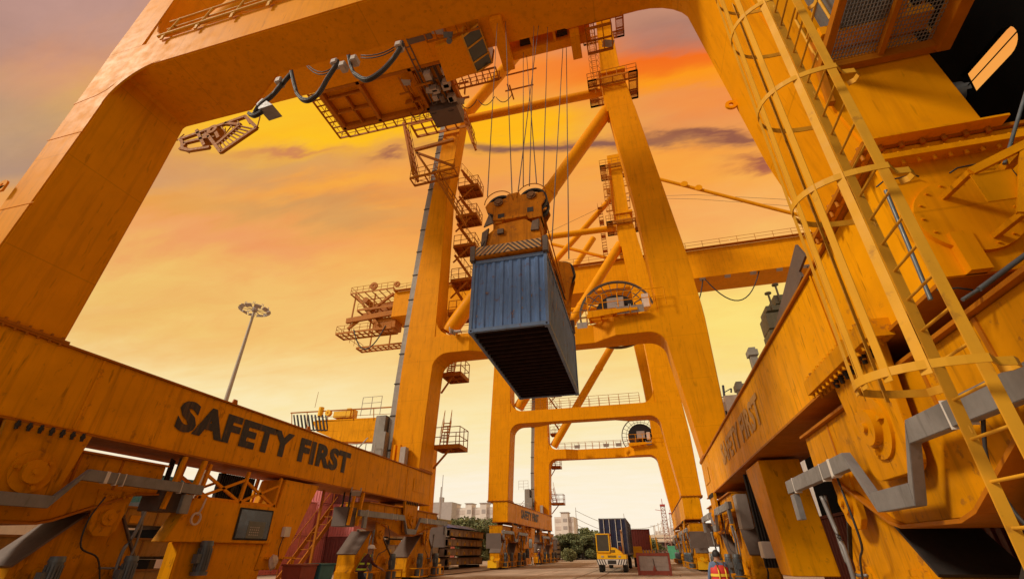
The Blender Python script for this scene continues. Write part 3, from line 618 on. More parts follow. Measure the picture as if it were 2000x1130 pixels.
    b = MB(); b.box(-15.75, -15.6, 28.5, 28.75, 6.2, 7.7); b.mark(); b.box(-15.4, -15.25, 28.5, 28.75, 6.2, 7.7); b.build('bracket_post', YEL, par, 0, D)
    # right-hand platforms and stairs behind the rear left leg
    for (x0, x1, y0, y1, z) in ((-13.85, -12.3, 31.1, 33.0, 13.3), (-13.9, -12.0, 30.9, 32.6, 7.9)):
        b = MB(); platform(b, x0, x1, y0, y1, z, 2, 2, .2, False); b.box(x0, x1, y0, y1, z+.1, z+.13); railing(b, [(x0, y0, z), (x1, y0, z), (x1, y1, z), (x0, y1, z)], 1.35, .8, .03)
        b.beam((x0, y0+.2, z-1.4), (x1-.6, y0+.2, z), .1, .12); stairs(b, (x0+.2, y0+.5, z+.1), (x0-.8, y0+3.4, z+2.6), (1, 0, 0), .6, 8); b.build('landing', RED, par, 0, D)
    for i, z in enumerate((18.4, 21.6, 25.2, 28.6, 32.2)):
        b = MB(); x0, x1 = -13.6, -11.6; y0 = 30.9; platform(b, x0, x1, y0, y0+1.7, z, 3, 2, .2, False); b.box(x0, x1, y0, y0+1.7, z+.1, z+.12)
        railing(b, [(x0, y0, z), (x1, y0, z), (x1, y0+1.7, z), (x0, y0+1.7, z)], 1.2, .7, .03)
        stairs(b, (x1-.2, y0+.9, z+.1), (x0-.2, y0+.9, z+3.3), (0, 1, 0), .7, 9); b.beam((x0, y0+.2, z-1.6), (x1-.4, y0+.2, z), .1, .12); b.build('landing', RED, par, 0, D)
    # zig-zag walkway wrapped round the upper part of the rear left leg (traced: descends to the right)
    b = MB()
    def ramp_walk(p, q, w, n=6):
        p = V(p); q = V(q); w = V(w)
        for s_ in (0, 1): b.beam(p+w*s_, q+w*s_, .1, .22)
        for i in range(n+1): c = p.lerp(q, i/n); b.beam(c, c+w, .08, .14)
        for i in range(n): c = p.lerp(q, i/n); e = p.lerp(q, (i+1)/n)+w; b.beam(c, e, .05, .05)
        for s_ in (0, 1):
            b.tube(p+w*s_+V((0, 0, 1.1)), q+w*s_+V((0, 0, 1.1)), .03, 5); b.tube(p+w*s_+V((0, 0, .55)), q+w*s_+V((0, 0, .55)), .025, 5)
            for i in range(n+1): c = p.lerp(q, i/n)+w*s_; b.tube(c, c+V((0, 0, 1.1)), .03, 5)
    ramp_walk((-18.6, 27.4, 39.0), (-16.6, 27.4, 31.4), (.0, 1.0, 0), 6)
    ramp_walk((-16.9, 27.4, 31.0), (-12.6, 27.4, 31.2), (0, 1, 0), 3)
    ramp_walk((-14.6, 27.6, 31.2), (-11.6, 27.6, 25.4), (0, 1, 0), 6)
    platform(b, -17.6, -12.2, 27.2, 28.8, 38.2, 5, 2, .25, False); railing(b, [(-17.6, 27.2, 38.2), (-12.2, 27.2, 38.2), (-12.2, 30.8, 38.2)], 1.2, .9, .035)
    ramp_walk((-12.2, 28.0, 38.2), (-11.2, 28.0, 34.6), (0, .9, 0), 4)
    b.beam((-16.8, 27.4, 34.6), (-12.9, 27.4, 34.9), .25, .3); b.beam((-16.6, 27.4, 34.2), (-12.6, 27.4, 31.4), .16, .2); b.beam((-16.6, 27.4, 34.2), (-14.8, 27.4, 31), .16, .2)
    b.build('stairway', RED, par, 0, D)
    # beam-top railing, reel, lamps (rear frame for the near crane, both for the other)
    for i, (y0, y1) in enumerate(((5.35, 7.5), (28.9, 30.9))):
        if near and i == 0: continue
        ya = y0+(.95 if i else 0); ybk = y1-(0 if i else .95)
        b = MB(); railing(b, [(-12.3, ya+.05, 15.55), (1.0, ya+.05, 15.55)], 1.15, 1.15, .025); railing(b, [(-12.3, ybk-.05, 15.55), (1.0, ybk-.05, 15.55)], 1.15, 1.15, .025); b.build('beam_railing', RED, par, 0, D)
    yr = 28.9
    c = (-.15, yr+2.5, 16.95) if near else (.9, yr+2.3, 17.3)
    cable_reel(par, c, 2.8 if near else 3.0, D, 26, .5 if near else .2)
    b = MB(); platform(b, c[0]-1.9, c[0]+1.4, yr-.5, yr+.9, 15.75, 4, 2, .2); railing(b, [(c[0]-1.9, yr-.5, 15.8), (c[0]+3.3, yr-.5, 15.8)], 1.3, 1.0, .03); b.beam((c[0]-2, yr-.5, 15.5), (c[0]+.8, yr-.5, 15.75), .1, .3); b.build('reel_platform', YEL, par, 0, D)
    b = MB()
    for xx in ((.3, 1.25) if near else (-9, -4.5, -2.6, 1.9)): floodlight(b, (xx, yr-.5, 15.7), .42, (0, -1, -.4))
    b.build('floodlight', GRY, par, 0, D)
    b = MB(); b.box(1.75, 2.3, yr+1.2, yr+1.9, 16.6, 17.7); b.build('equipment_box', WHT, par, .03, D)
    return par
crA = make_crane(0, 'huge nearest yellow gantry crane with large black SAFETY FIRST lettering and caged ladder', True)
crB = make_crane(45.6, 'complete yellow gantry crane standing beyond the near one, small SAFETY FIRST on its left beam', False)
PI_ = pi
# bogies
for dy, par in ((0, crA), (45.6, crB)):
    n = dy == 0
    bogie(par, RLX, 8.1, 1, 3.5 if n else 4.2, 2.1 if n else 2.35, -1, dy, endcap=not n, tray_ext=(1.3, 1.2))
    bogie(par, RLX, 28.2, 1, 4.6, 2.35, 1, dy)
    bogie(par, RRX, 8.1, -1, 4.0, 1.85 if n else 2.35, -1, dy, endcap=not n, tz=.38 if n else 0, motors=not n, cov=DRK if n else None)  # near right cover plates coloured dark to stand in for deep shadow
    bogie(par, RRX, 28.2, -1, 4.6, 2.35, 1, dy)
# ------------------------------------------------------------------ cabinets and slanted posts under the middle of the sills
def mid_gear(par, dy, inn, xf, near):
    f = xf; o = f-inn*1.3
    Yc = 12.6
    # slanted box post
    b = MB(); rbox(b, min(f-inn*.1, o), max(f-inn*.1, o), [(16.9, 4.04), (19.1, 4.04), (17.6, .9), (16.3, .9)]); b.build('slanted_post', YSI, par, .02, dy)
    if inn > 0:
        root = bpy.data.objects.new('cabinet', None); C.objects.link(root); root.parent = par
        b = MB(); rbox(b, f-.5, f+.02, [(12.75, 2.98), (16.7, 2.98), (16.7, 1.75), (12.2, 1.75)]); b.build('housing', YSI, root, .02, dy)
        b = MB(); b.box(f-.6, f-.12, 12.9, 16.6, .2, 1.75); b.build('housing', YSI, root, .02, dy)
        b = MB(); b.box(f+.02, f+.05, 14.75, 16.45, 1.85, 2.86); b.build('window_frame', RUB, root, .03, dy)
        b = MB(); b.box(f+.05, f+.056, 14.83, 16.37, 1.91, 2.8); b.build('window', GLS, root, 0, dy)
        b = MB(); b.box(f+.057, f+.062, 15.3, 16.15, 1.91, 2.45); b.build('control_panel', mat('panel_grey', (.12, .125, .10), .4, 0, .1, 4), root, 0, dy)
        b = MB()
        for i in range(5):
            for j in range(4): b.box(f+.062, f+.066, 15.42+i*.1, 15.47+i*.1, 2.0+j*.08, 2.04+j*.08)
        b.build('button_grid', GRY, root, 0, dy)
        b = MB()
        for x in (f-.1, o+.1):
            for y in (13.0, 14.75, 16.5): b.beam((x, y, 2.98), (x, y+.1, 4.05), .1, .1, (1, 0, 0))
            for a, c in ((13.0, 14.75), (14.75, 16.5)): b.beam((x, a, 3.02), (x, c, 3.75), .08, .08, (1, 0, 0)); b.beam((x, c, 3.02), (x, a, 3.75), .08, .08, (1, 0, 0))
            b.beam((x, 12.9, 3.02), (x, 16.6, 3.02), .1, .1, (1, 0, 0))
        b.build('brace_frame', YEL, root, 0, dy)
        b = MB(); b.box(o+.5, o+.6, 14.2, 15.9, 3.0, 3.95); [b.box(o+.6, o+.63, 14.2+i*.1, 14.23+i*.1, 3.0, 3.95) for i in range(17)]; b.ring((o+.66, 15.1, 3.45), (1, 0, 0), .2, .34, .03, 20); b.build('fan_grille', DRK, root, 0, dy)
        b = MB(); b.path([(f+.08, 13.15, 3.0), (f+.1, 13.1, 2.75), (f+.1, 13.0, 2.5)], .03); b.ring((f+.1, 12.98, 2.4), (1, 0, 0), .14, .19, .05, 18); b.build('hose_loop', BAG, root, 0, dy)
        b = MB(); motor(b, f+.1, 13.7, .95, 1.15); b.build('fan_motor', MOT, root, 0, dy)
        b = MB(); b.box(f-.1, f+.05, 17.3, 17.65, 2.0, 2.35); b.build('socket_box', WHT, par, .01, dy)
        b = MB(); b.path([(f, 17.35, 2.0), (f, 17.25, 1.6), (f, 17.3, 1.3)], .02); b.build('hose', CAB, par, 0, dy)
        # shelf + stairs
        b = MB(); b.box(f-1, f, 16.7, 18.3, 1.25, 1.32); b.beam((f, 18.2, 1.2), (f, 18.2, 0), .08, .08); b.build('shelf', YSI, par, 0, dy)
        b = MB(); stairs(b, (f-1.6, 20.2, .3), (f-1.6, 23.4, 3.6), (-1, 0, 0), .6, 9); b.beam((f-.6, 20.2, .2), (f-.6, 20.2, 4), .1, .08, (0, 1, 0)); b.build('access_stairs', RED, par, 0, dy)
        # hanging cables / guide
        for yy in (12.1, 22.0):
            b = MB(); [b.tube((f-.3-i*.12, yy+(i % 3)*.16, 3.2), (f-.3-i*.12, yy+(i % 3)*.16, 4.1), .035, 6) for i in range(6)]; b.build('cable_bundle', CAB, par, 0, dy)
            b = MB(); b.box(f-.9, f-.1, yy-.35, yy+.45, 2.55, 3.4); b.build('junction_box', BRN, par, .01, dy)
            b = MB(); b.beam((f, yy-.3, 2.6), (f, yy-.1, 4.1), .1, .12, (1, 0, 0)); b.mark(); b.beam((f, yy+.45, 2.6), (f, yy+.65, 4.1), .12, .14, (1, 0, 0)); b.build('bracket_post', YEL, par, 0, dy)
        b = MB(); floodlight(b, (f+.3, 21.5, 3.95), .22, (.4, -.5, -.6)); b.build('floodlight', GRY, par, 0, dy)
    else:
        b = MB(); b.box(f+.15, f+.6, 22.6, 23.4, 2.3, 3.6); b.build('control_box', GRY, par, .02, dy)
        b = MB(); b.box(f+.1, f+.5, 19.4, 20.0, 1.3, 1.8); b.build('control_box', WHT, par, .02, dy)
        b = MB(); [b.tube((f+.3+i*.1, 20.5, 1.0), (f+.3+i*.1, 20.6, 4.1), .05, 6) for i in range(5)]; b.path([(f+.1, 19.6, 1.3), (f+.1, 19.4, .9), (f+.1, 19.9, .5)], .03); b.build('cable_bundle', CAB, par, 0, dy)
mid_gear(crA, 0, 1, SL_I, True); mid_gear(crB, 45.6, 1, SL_I, False); mid_gear(crA, 0, -1, SR_I, True); mid_gear(crB, 45.6, -1, SR_I, False)
# ------------------------------------------------------------------ near right corner: end of the sill, ladder, cage, platform
b = MB(); b.ring((4.0, 5.29, 4.84), (0, 1, 0), 0, .50, .10, 48); b.ring((3.98, 5.33, 4.82), (0, 1, 0), .54, .60, .06, 48)
for i in range(14): a = 2*pi*i/14; b.tube((4.0+.44*cos(a), 5.26, 4.84+.44*sin(a)), (4.0+.44*cos(a), 5.215, 4.84+.44*sin(a)), .016, 6)
b.build('pin_cover', YEL, crA)
b = MB(); F_ = 4.85
tri = [(3.95, F_, 5.12), (4.48, F_-.1, 5.30), (4.14, F_, 4.50), (4.95, F_-.1, 4.72)]
b.beam(tri[0], tri[1], .05, .09); b.beam(tri[1], tri[2], .05, .10); b.beam(tri[1], tri[3], .05, .10); b.beam((3.86, 5.33, 5.1), tri[0], .06, .06); b.beam(tri[1], (4.5, 5.33, 5.3), .09, .09); b.box(3.93, 4.3, F_, F_+.015, 4.7, 5.08); b.beam((4.14, F_, 4.5), (4.1, 5.3, 4.5), .06, .06); b.build('bracket_frame', YBO, crA)
b = MB(); b.tube(PY(5.2, 1730, 372), PY(5.2, 1818, 585), .022, 10); b.mark(); b.tube(PY(5.18, 1912, 565), PY(5.18, 2040, 470), .028, 10); b.mark(); b.tube(PY(5.2, 1912, 565), PY(5.2, 1880, 585), .02, 8); b.mark(); b.tube(PY(5.2, 1960, 318), PY(5.2, 2010, 385), .03, 10); b.mark(); b.tube(PY(5.0, 1962, 320), PY(5.0, 2010, 160), .02, 8); b.build('conduit_pipe', MOT, crA)
b = MB(); b.path([PY(5.25, *p) for p in ((1855, 338), (1870, 328), (1900, 322), (1940, 318), (1960, 319))], .010); b.mark(); b.path([PY(5.25, *p) for p in ((1795, 345), (1785, 341), (1755, 348), (1728, 352), (1712, 365))], .010); b.mark(); b.path([PY(5.22, *p) for p in ((1830, 566), (1870, 562), (1900, 566))], .010); b.build('cable', CAB, crA)
b = MB(); b.box(3.42, 4.9, 5.12, 5.34, 5.72, 5.80); b.mark(); b.box(3.42, 4.92, 5.14, 5.34, 6.1, 6.13)
for i in range(9): b.tube((3.5+i*.165, 5.2, 5.66), (3.5+i*.165, 5.2, 5.86), .022, 6)
b.box(3.7, 3.9, 5.2, 5.33, 4.1, 4.6); b.build('bolted_flange', YEL, crA)
b = MB(); b.box(3.42, 5.25, 5.30, 5.352, 4.1, 5.72); b.build('end_plate', YEL, crA)
b = MB(); b.box(3.30, 3.64, 6.85, 9.7, 4.08, 4.34); [b.tube((3.36, 7.0+i*.2, 4.0), (3.36, 7.0+i*.2, 4.42), .03, 6) for i in range(14)]; [b.tube((3.5, 7.0+i*.2, 4.0), (3.5, 7.0+i*.2, 4.1), .03, 6) for i in range(14)]; b.build('hinge_flange', YBO, crA)
# platform with wire mesh
def quad_bar(b, P, Q, w): b.beam(P, Q, w, w)
pf = bpy.data.objects.new('mesh_platform', None); C.objects.link(pf); pf.parent = crA
zf = 7.75
b = MB(); b.beam((3.45, 5.28, zf), (4.95, 5.28, zf), .12, .16); b.beam((3.4, 3.6, 7.95), (3.4, 5.3, zf), .10, .14); b.beam((4.9, 3.6, 7.95), (4.9, 5.3, zf), .16, .30); b.beam((4.1, 3.6, 7.95), (4.15, 5.3, zf), .07, .10); b.beam((3.3, 5.28, zf-.75), (3.45, 5.28, zf+.6), .09, .09)
b.build('platform_frame', RED, pf, .008)
b = MB()
for i in range(34): x = 3.44+i*.044; b.tube((x, 3.6, 8.02), (x, 5.25, 7.82), .007, 4)
for i in range(30): y = 3.6+i*.057; z = 8.02-(y-3.6)*.121; b.tube((3.44, y, z), (4.92, y, z), .007, 4)
b.build('wire_mesh', GAL, pf)
b = MB(); railing(b, [(3.4, 5.25, 7.9), (3.4, 3.4, 8.1)], 1.1, .6, .02); railing(b, [(4.9, 5.25, 7.9), (4.9, 3.4, 8.1)], 1.1, .6, .02); b.build('platform_railing', LAD, pf)
b = MB(); b.box(3.6, 4.3, 4.3, 5.2, 8.2, 9.4); b.build('winch_box', MOT, pf, .04)
b = MB(); b.box(3.45, 4.9, 5.0, 5.3, 8.15, 8.35); b.beam((4.3, 3.8, 8.3), (4.5, 5.3, 8.3), .2, .12); b.build('platform_beam', YEL, pf, .01)
# caged ladder
lad = bpy.data.objects.new('caged_ladder', None); C.objects.link(lad); lad.parent = crA
YF, YN = 3.75, 3.33
def ladx(z): return 2.22 + (z-2.4)*.0
s1t, s1b = PY(YF, 1505, 7), PY(YF, 2015, 1110); s2t, s2b = PY(YN, 1572, 0), PY(YN, 2050, 960)
dz = (s1t-s1b)/(s1t.z-s1b.z); base = s1b
def lp(z, y): p = base + dz*(z-base.z); return V((p.x, y, z))
ztop = s1t.z+1.4; zbot = s1b.z-.2
for y in (YF, YN):
    b = MB(); b.beam(lp(zbot, y), lp(ztop, y), .012, .075, (1, 0, 0)); b.build('stile', LAD, lad, .002)
nr = 0; z = 1.62
while z < ztop-.1:
    b = MB(); b.tube(lp(z, YN), lp(z, YF), .011, 8); b.build('rung', LAD, lad); z += .26; nr += 1
def hoop_pt(z, a): # a: 0 near stile side .. pi far side, bulging to -x
    c = lp(z, (YF+YN)/2); return V((c.x-.05 - .58*sin(a)**.8, c.y - .36*cos(a), c.z))
HZ = [2.62, 3.62, 4.62, 5.62, 6.62]
hz_px = [(1690, 745), (1560, 400), (1487, 220), (1433, 80)]
hz = []
for q, (x, y) in enumerate(hz_px):
    # height where the hoop's outermost point lies on this sight line
    best = min(((abs((on(0, hoop_pt(zz_/50, pi*.62).x, x, y) - hoop_pt(zz_/50, pi*.62)).length), zz_/50) for zz_ in range(80, 500)))
    hz.append(best[1])
hz += [hz[-1]+.9]
for z in hz:
    b = MB(); pts = []; n = 22
    w_ = .055
    for i in range(n+1):
        a = pi*i/n; pts.append(hoop_pt(z, a))
    pts = [lp(z, YN+.09)+V((.12, 0, 0)), lp(z, YN+.06)+V((.17, 0, 0)), lp(z, YN-.0)+V((.18, 0, 0)), lp(z, YN-.05)+V((.13, 0, 0)), lp(z, YN-.06)+V((.03, 0, 0))] + pts + [lp(z, YF+.02)+V((.02, 0, 0))]
    secs = []
    for i, p in enumerate(pts):
        d = (pts[min(i+1, len(pts)-1)]-pts[max(i-1, 0)]).normalized(); r = V((d.y, -d.x, 0)).normalized()*.005
        secs.append([p-r-V((0, 0, w_/2)), p+r-V((0, 0, w_/2)), p+r+V((0, 0, w_/2)), p-r+V((0, 0, w_/2))])
    b.loft(secs); b.build('hoop', LAD, lad)
for a in (.16, .30, .44, .58, .72, .86):
    b = MB(); p0, p1 = hoop_pt(hz[0]-.06, pi*a), hoop_pt(hz[-1]+.2, pi*a); c0 = lp(hz[0], (YF+YN)/2); out = V((p0.x-c0.x, p0.y-c0.y, 0)).normalized()
    b.beam(p0-out*.008, p1-out*.008, .006, .062, V((out.y, -out.x, 0))); b.build('cage_bar', LAD, lad)
b = MB()
for z in (2.2, 3.9, 5.6, 7.2):
    b.beam(lp(z, YF), lp(z, YF)+V((.5, .9, 0)), .04, .05)
b.build('ladder_bracket', LAD, lad)
# ------------------------------------------------------------------ handrail and fittings on the near cross beam, lugs on the near left leg
b = MB(); y = 5.25
b.tube((-12.9, y, 15.5), (-6, y, 15.6), .05, 10); b.tube((-13, y+.1, 16.5), (-6, y+.1, 16.6), .035, 8); b.tube((-12.9, y+.1, 16.05), (-6, y+.1, 16.1), .03, 8)
for i in range(7): x = -12.6+i*1.3; b.tube((x, y, 15.4), (x, y+.1, 16.55), .035, 8); b.beam((x-.06, y, 15.25), (x-.06, y, 15.55), .1, .04); b.beam((x, y, 15.5), (x+.45, y+.5, 16.4), .04, .04)
b.build('beam_railing', LAD, crA)
for px, py, yy in ((84, 341, 5.5), (5, 362, 5.2)):
    p = PY(yy, px, py); b = MB(); b.ring(p, (0, 1, 0), .055, .17, .05, 20); b.box(p.x-.17, p.x+.17, p.y-.025, p.y+.025, p.z-.22, p.z-.04); b.build('lifting_lug', YEL, crA)
p = PY(7.4, 1428, 205); b = MB(); b.ring(p, (0, 1, 0), .05, .12, .05, 16); b.build('lifting_lug', YEL, crA)
b = MB()
for z in (9.0, 11.55): b.box(-15.02, -13.7, 5.338, 5.352, z, z+.02)
b.prism([(-15.02, 5.34, 13.1), (-14.2, 5.34, 13.25), (-13.9, 5.34, 13.4), (-13.5, 5.34, 13.9), (-13.9, 5.34, 13.44), (-14.2, 5.34, 13.29), (-15.02, 5.34, 13.14)], (0, .02, 0)); b.build('weld_seam', YEL, crA)
# thin grey-brown plate with a jagged edge at the right sill
b = MB(); b.prism([PX(3.75, 1553, 478), PX(3.75, 1572, 500), PX(3.75, 1560, 530), PX(3.75, 1566, 540), PX(3.75, 1512, 668), PX(3.75, 1500, 690)], (.05, 0, 0)); b.build('jagged_plate', BRN, crA)
# ------------------------------------------------------------------ trolley, operator's cab, cables under the girder
tro = thing('crane_trolley', 'orange crane trolley with framed underside running high above the blue container', 'trolley', (-6, 21, 36))
b = MB(); zt = 36.0
b.box(-22.7, -11.2, 20.4, 24.4, zt+.5, zt+.7); b.build('floor_plate', YEL, tro)
b = MB()
for y in (20.4, 24.4): b.beam((-22.8, y, zt+.2), (-11, y, zt+.2), .3, .6)
for x in (-22.7, -19.0, -14.2, -11.2): b.beam((x, 20.3, zt+.2), (x, 24.5, zt+.2), .3, .6)
b.beam((-22.4, 22.8, zt+.2), (-19.1, 22.8, zt+.2), .12, .5); b.beam((-20.8, 21.3, zt+.2), (-20.8, 24.3, zt+.2), .12, .5); b.beam((-22.4, 21.3, zt+.2), (-19.1, 21.3, zt+.2), .12, .4); b.beam((-16.0, 23.4, zt+.2), (-14.3, 23.4, zt+.2), .12, .5); b.beam((-15.2, 22.8, zt+.2), (-15.2, 24.4, zt+.2), .1, .5)
b.build('frame', RED, tro)
b = MB(); platform(b, -23.9, -22.95, 19.9, 25.4, zt+.1, 1, 9, .14, False); platform(b, -22.9, -12, 24.7, 25.5, zt+.1, 11, 1, .14, False); railing(b, [(-12, 25.5, zt+.1), (-23.9, 25.5, zt+.1), (-23.9, 19.9, zt+.1)], 1.2, 1.4, .03); b.build('walkway', RED, tro)
b = MB(); b.box(-6.3, .6, 21.2, 21.9, zt, zt+1.6); b.mark(); b.box(-6.5, -5.6, 18, 22.2, zt-.7, zt-.12); b.mark(); b.box(-.9, -.2, 20.4, 22.3, zt-1.2, zt-.15); b.mark(); b.box(-4, -3.8, 20.4, 21.2, zt+.1, zt+1.2); b.mark(); b.box(-2.2, -2.0, 20.4, 21.2, zt+.1, zt+1.2)
b.build('hoist_frame', YEL, tro, .02)
b = MB(); b.box(-4.9, -4.0, 20.95, 21.2, zt+.5, zt+1.2); b.mark(); b.box(-1.9, -1.1, 20.95, 21.2, zt+.5, zt+1.2); b.mark(); b.box(-5.2, .2, 19.2, 20.4, zt+1.0, zt+1.5); b.build('winch', DRK, tro)
b = MB(); platform(b, .3, 2.2, 20.6, 22.6, zt-.4, 3, 2, .2, False); railing(b, [(.3, 22.6, zt-.4), (.3, 20.6, zt-.4), (2.2, 20.6, zt-.4)], 1.2, .6, .035); b.build('service_platform', RED, tro)
b = MB(); [floodlight(b, p, s_, (.1, -.3, -1)) for p, s_ in (((-13.2, 22.6, zt-.2), .42), ((-15.0, 21.4, zt-.1), .42), ((-11.2, 24.2, zt-.2), .45), ((1.9, 22.4, zt), .45), ((-10.6, 17.9, zt-.2), .45))]; b.build('floodlight', GRY, tro)
b = MB(); 
for i in range(5): platform(b, -13.6+i*.5, -13.2+i*.5, 17.5, 24, zt-.1+.1*i, 1, 6, .12, False)
b.box(-14, -11.4, 24.2, 26, zt-.8, zt+.6); b.box(-13.2, -11.2, 18, 18.4, zt-.2, zt+.8); b.tube((-12.4, 23.0, zt-.6), (-12.4, 23.6, zt-.6), .22, 12); b.build('cable_carrier', BRN, tro)
rnd = random.Random(11); b = MB()
for i in range(26):
    x, y, z = rnd.uniform(-16.5, -6.5), rnd.uniform(20.3, 24.6), rnd.uniform(35.3, 36.2); a = rnd.choice(((1, 0, 0), (0, 1, 0), (0, 0, 1))); L_ = rnd.uniform(.5, 2.6)
    if x > -12 and y < 22.6: continue
    b.beam((x, y, z), (x+a[0]*L_, y+a[1]*L_*.7, z+a[2]*L_*.4), rnd.uniform(.06, .16), rnd.uniform(.08, .2))
b.build('service_piping', RED, tro)
b = MB()
for i in range(9):
    x, y = rnd.uniform(-15.5, -11.5), rnd.uniform(20.5, 24.4); b.mark(); b.box(x, x+rnd.uniform(.3, .7), y, y+rnd.uniform(.3, .6), 35.4, 36.0)
b.build('equipment_box', GRY, tro)
b = MB()
for i in range(6):
    x = -16+i*1.6; b.mark(); b.path([(x+1.5*t/8, 24.3+.1*i, 36-.9*4*(t/8)*(1-t/8)) for t in range(9)], .035, 5)
b.build('power_cable', CAB, tro)
cb = thing('operator_cab', 'orange operator cab with dark windows slung under the trolley', 'crane cab', (-10, 20, 34.6))
fl = [PZ(34.6, 849, 94), PZ(34.6, 903, 73), PZ(34.6, 931, 142), PZ(34.6, 873, 161)]
b = MB(); top = [V((p.x+(.35 if i in (1, 2) else 0), p.y, 37.0)) for i, p in enumerate(fl)]; b.hexa([fl[0], fl[3], fl[2], fl[1], top[0], top[3], top[2], top[1]]); b.build('cab_body', YEL, cb, .03)
e = V((1.2, 0, .9)); fr = [fl[1], fl[2]]
b = MB(); f0, f1 = fl[1], fl[2]; t0, t1 = f0+V((1.25, -.1, 1.0)), f1+V((1.25, .1, 1.0)); u0, u1 = t0+V((.1, 0, 1.6)), t1+V((.1, 0, 1.6))
b.poly([f0+V((.03, .05, .04)), f1+V((.03, -.05, .04)), t1, t0], [(0, 1, 2, 3), (3, 2, 1, 0)]); b.poly([t0, t1, u1, u0], [(0, 1, 2, 3)]); b.build('windscreen', GLC, cb)
b = MB()
for p, q in ((f0, f1), (f0, t0), (f1, t1), (t0, t1), (t0, u0), (t1, u1), (f0.lerp(f1, .32), t0.lerp(t1, .32)), (f0.lerp(f1, .72), t0.lerp(t1, .72)), (t0.lerp(t1, .5), u0.lerp(u1, .5))): b.beam(p, q, .1, .12)
b.beam(f0, V((f0.x, f0.y, 37)), .12, .12); b.build('window_frame', LAD, cb)
b = MB(); platform(b, f0.x-2.8, f0.x+1.4, f0.y-1.1, f0.y-.1, 35.0, 5, 1, .12, False); railing(b, [(f0.x-2.8, f0.y-1.1, 35), (f0.x+1.4, f0.y-1.1, 35)], 1.1, .7, .03); b.mark(); platform(b, f1.x-2, f1.x+1.5, f1.y+.2, f1.y+1.3, 35.0, 6, 1, .12, False); railing(b, [(f1.x-2, f1.y+1.3, 35), (f1.x+1.5, f1.y+1.3, 35)], 1.1, .5, .03); b.build('cab_walkway', RED, cb)
b = MB(); floodlight(b, (f0.x-1.0, f0.y-.4, 34.7), .33, (.1, -.4, -1)); b.tube((f0.x-.9, f0.y-.2, 34.3), (f0.x-.9, f0.y-.3, 34.0), .2, 12); b.build('floodlight', MOT, cb)
# festoon loops traced at the height of the trolley
fest = thing('festoon_cable_loops', 'thick black power cables hanging in loops under the girder behind the near cross beam', 'power cables', (-20, 20, 35))
def loop(pts, r, z0=35.6):
    b = MB(); P = []
    Y_ = 15.2
    ctl = [PY(Y_, *p) for p in pts]
    for i in range(len(ctl)-1):
        a = ctl[max(i-1, 0)]; p = ctl[i]; q = ctl[i+1]; c = ctl[min(i+2, len(ctl)-1)]
        for t in range(5):
            t /= 5; P.append(.5*((2*p)+(q-a)*t+(2*a-5*p+4*q-c)*t*t+(3*p-a-3*q+c)*t**3))
    P.append(ctl[-1])
    for k in range(4): b.path([x+V((.0, (k % 2)*.14, (k//2)*.14)) for x in P], r, 6)
    b.build('cable', CAB, fest)
LOOPR = .085
loop([(556, 84), (572, 160), (582, 188), (600, 196), (622, 180), (640, 150), (660, 120)], .085)
loop([(672, 60), (684, 130), (700, 150), (718, 155), (745, 138), (770, 110), (786, 84)], .085)
loop([(495, 222), (505, 206), (530, 186), (548, 165), (566, 145)], .085); loop([(484, 222), (495, 226), (510, 218)], .07)
b = MB(); p = PY(15.2, 512, 200); q = PY(15.2, 500, 190); b.prism([PY(15.2, 500, 203), PY(15.2, 512, 192), PY(15.2, 532, 204), PY(15.2, 505, 213)], (0, 1.0, 0)); b.build('cable_trolley', GAL, fest)
for x, y in ((650, 118), (666, 124), (688, 112), (776, 84), (541, 155)): 
    p = PY(15.0, x, y); b = MB(); b.box(p.x-.22, p.x+.22, p.y, p.y+.6, p.z-.2, p.z+.3); b.build('cable_trolley', GRY, fest, .05)
b = MB()
for a in (((595, 118), (620, 156), (650, 132)), ((705, 108), (740, 112), (770, 92))):
    for k in range(2):
        b.mark(); c = [PY(15.3, x, y+k*5) for x, y in a]; b.path([c[0].lerp(c[1], t/6).lerp(c[1].lerp(c[2], t/6), t/6) for t in range(7)], .04, 5)
b.build('thin_cable', CAB, fest)
# stairs and gangway seen beyond the near left leg, hanging from the girder
gw = thing('hanging_gangway', 'orange access gangway with ladder-like stairs jutting out beyond the near left leg', 'gangway', PY(19, 400, 270))
b = MB(); Yg = 21.0
A = lambda x, y, yy=Yg: PY(yy, x, y)
for p, q in (((355, 272), (480, 228)), ((352, 290), (372, 294)), ((372, 294), (410, 288)), ((480, 228), (502, 250)), ((502, 250), (432, 298)), ((470, 244), (425, 282)), ((405, 262), (432, 298)), ((385, 255), (400, 285)), ((360, 280), (410, 268)), ((440, 242), (470, 244)), ((418, 250), (428, 270)), ((362, 285), (352, 272))): b.beam(A(*p), A(*q), .25, .3); 
for i in range(9): t = (i+.5)/9; b.beam(A(502-70*t, 250+48*t), A(470-45*t, 244+38*t), .15, .1)
for i in range(6): t = i/5; b.beam(A(400+80*t, 258-28*t), A(408+80*t, 268-26*t), .12, .1)
for p, q in (((430, 275), (452, 246)), ((420, 280), (462, 250)), ((486, 226), (508, 228)), ((508, 228), (502, 250)), ((440, 268), (440, 250)), ((345, 275), (360, 262))): b.tube(A(*p), A(*q), .05, 6)
b.build('gangway_frame', DRED, gw)
b = MB(); b.prism([A(352, 276), A(362, 284), A(360, 291), A(352, 287)], (0, .6, 0)); b.ring(A(417, 255), (0, 1, 0), .2, .55, .4, 16); b.box(A(405, 262).x-.6, A(405, 262).x+1.0, Yg, Yg+.8, A(405, 262).z-.6, A(405, 262).z+.8); b.build('sheave_box', DRED, gw)
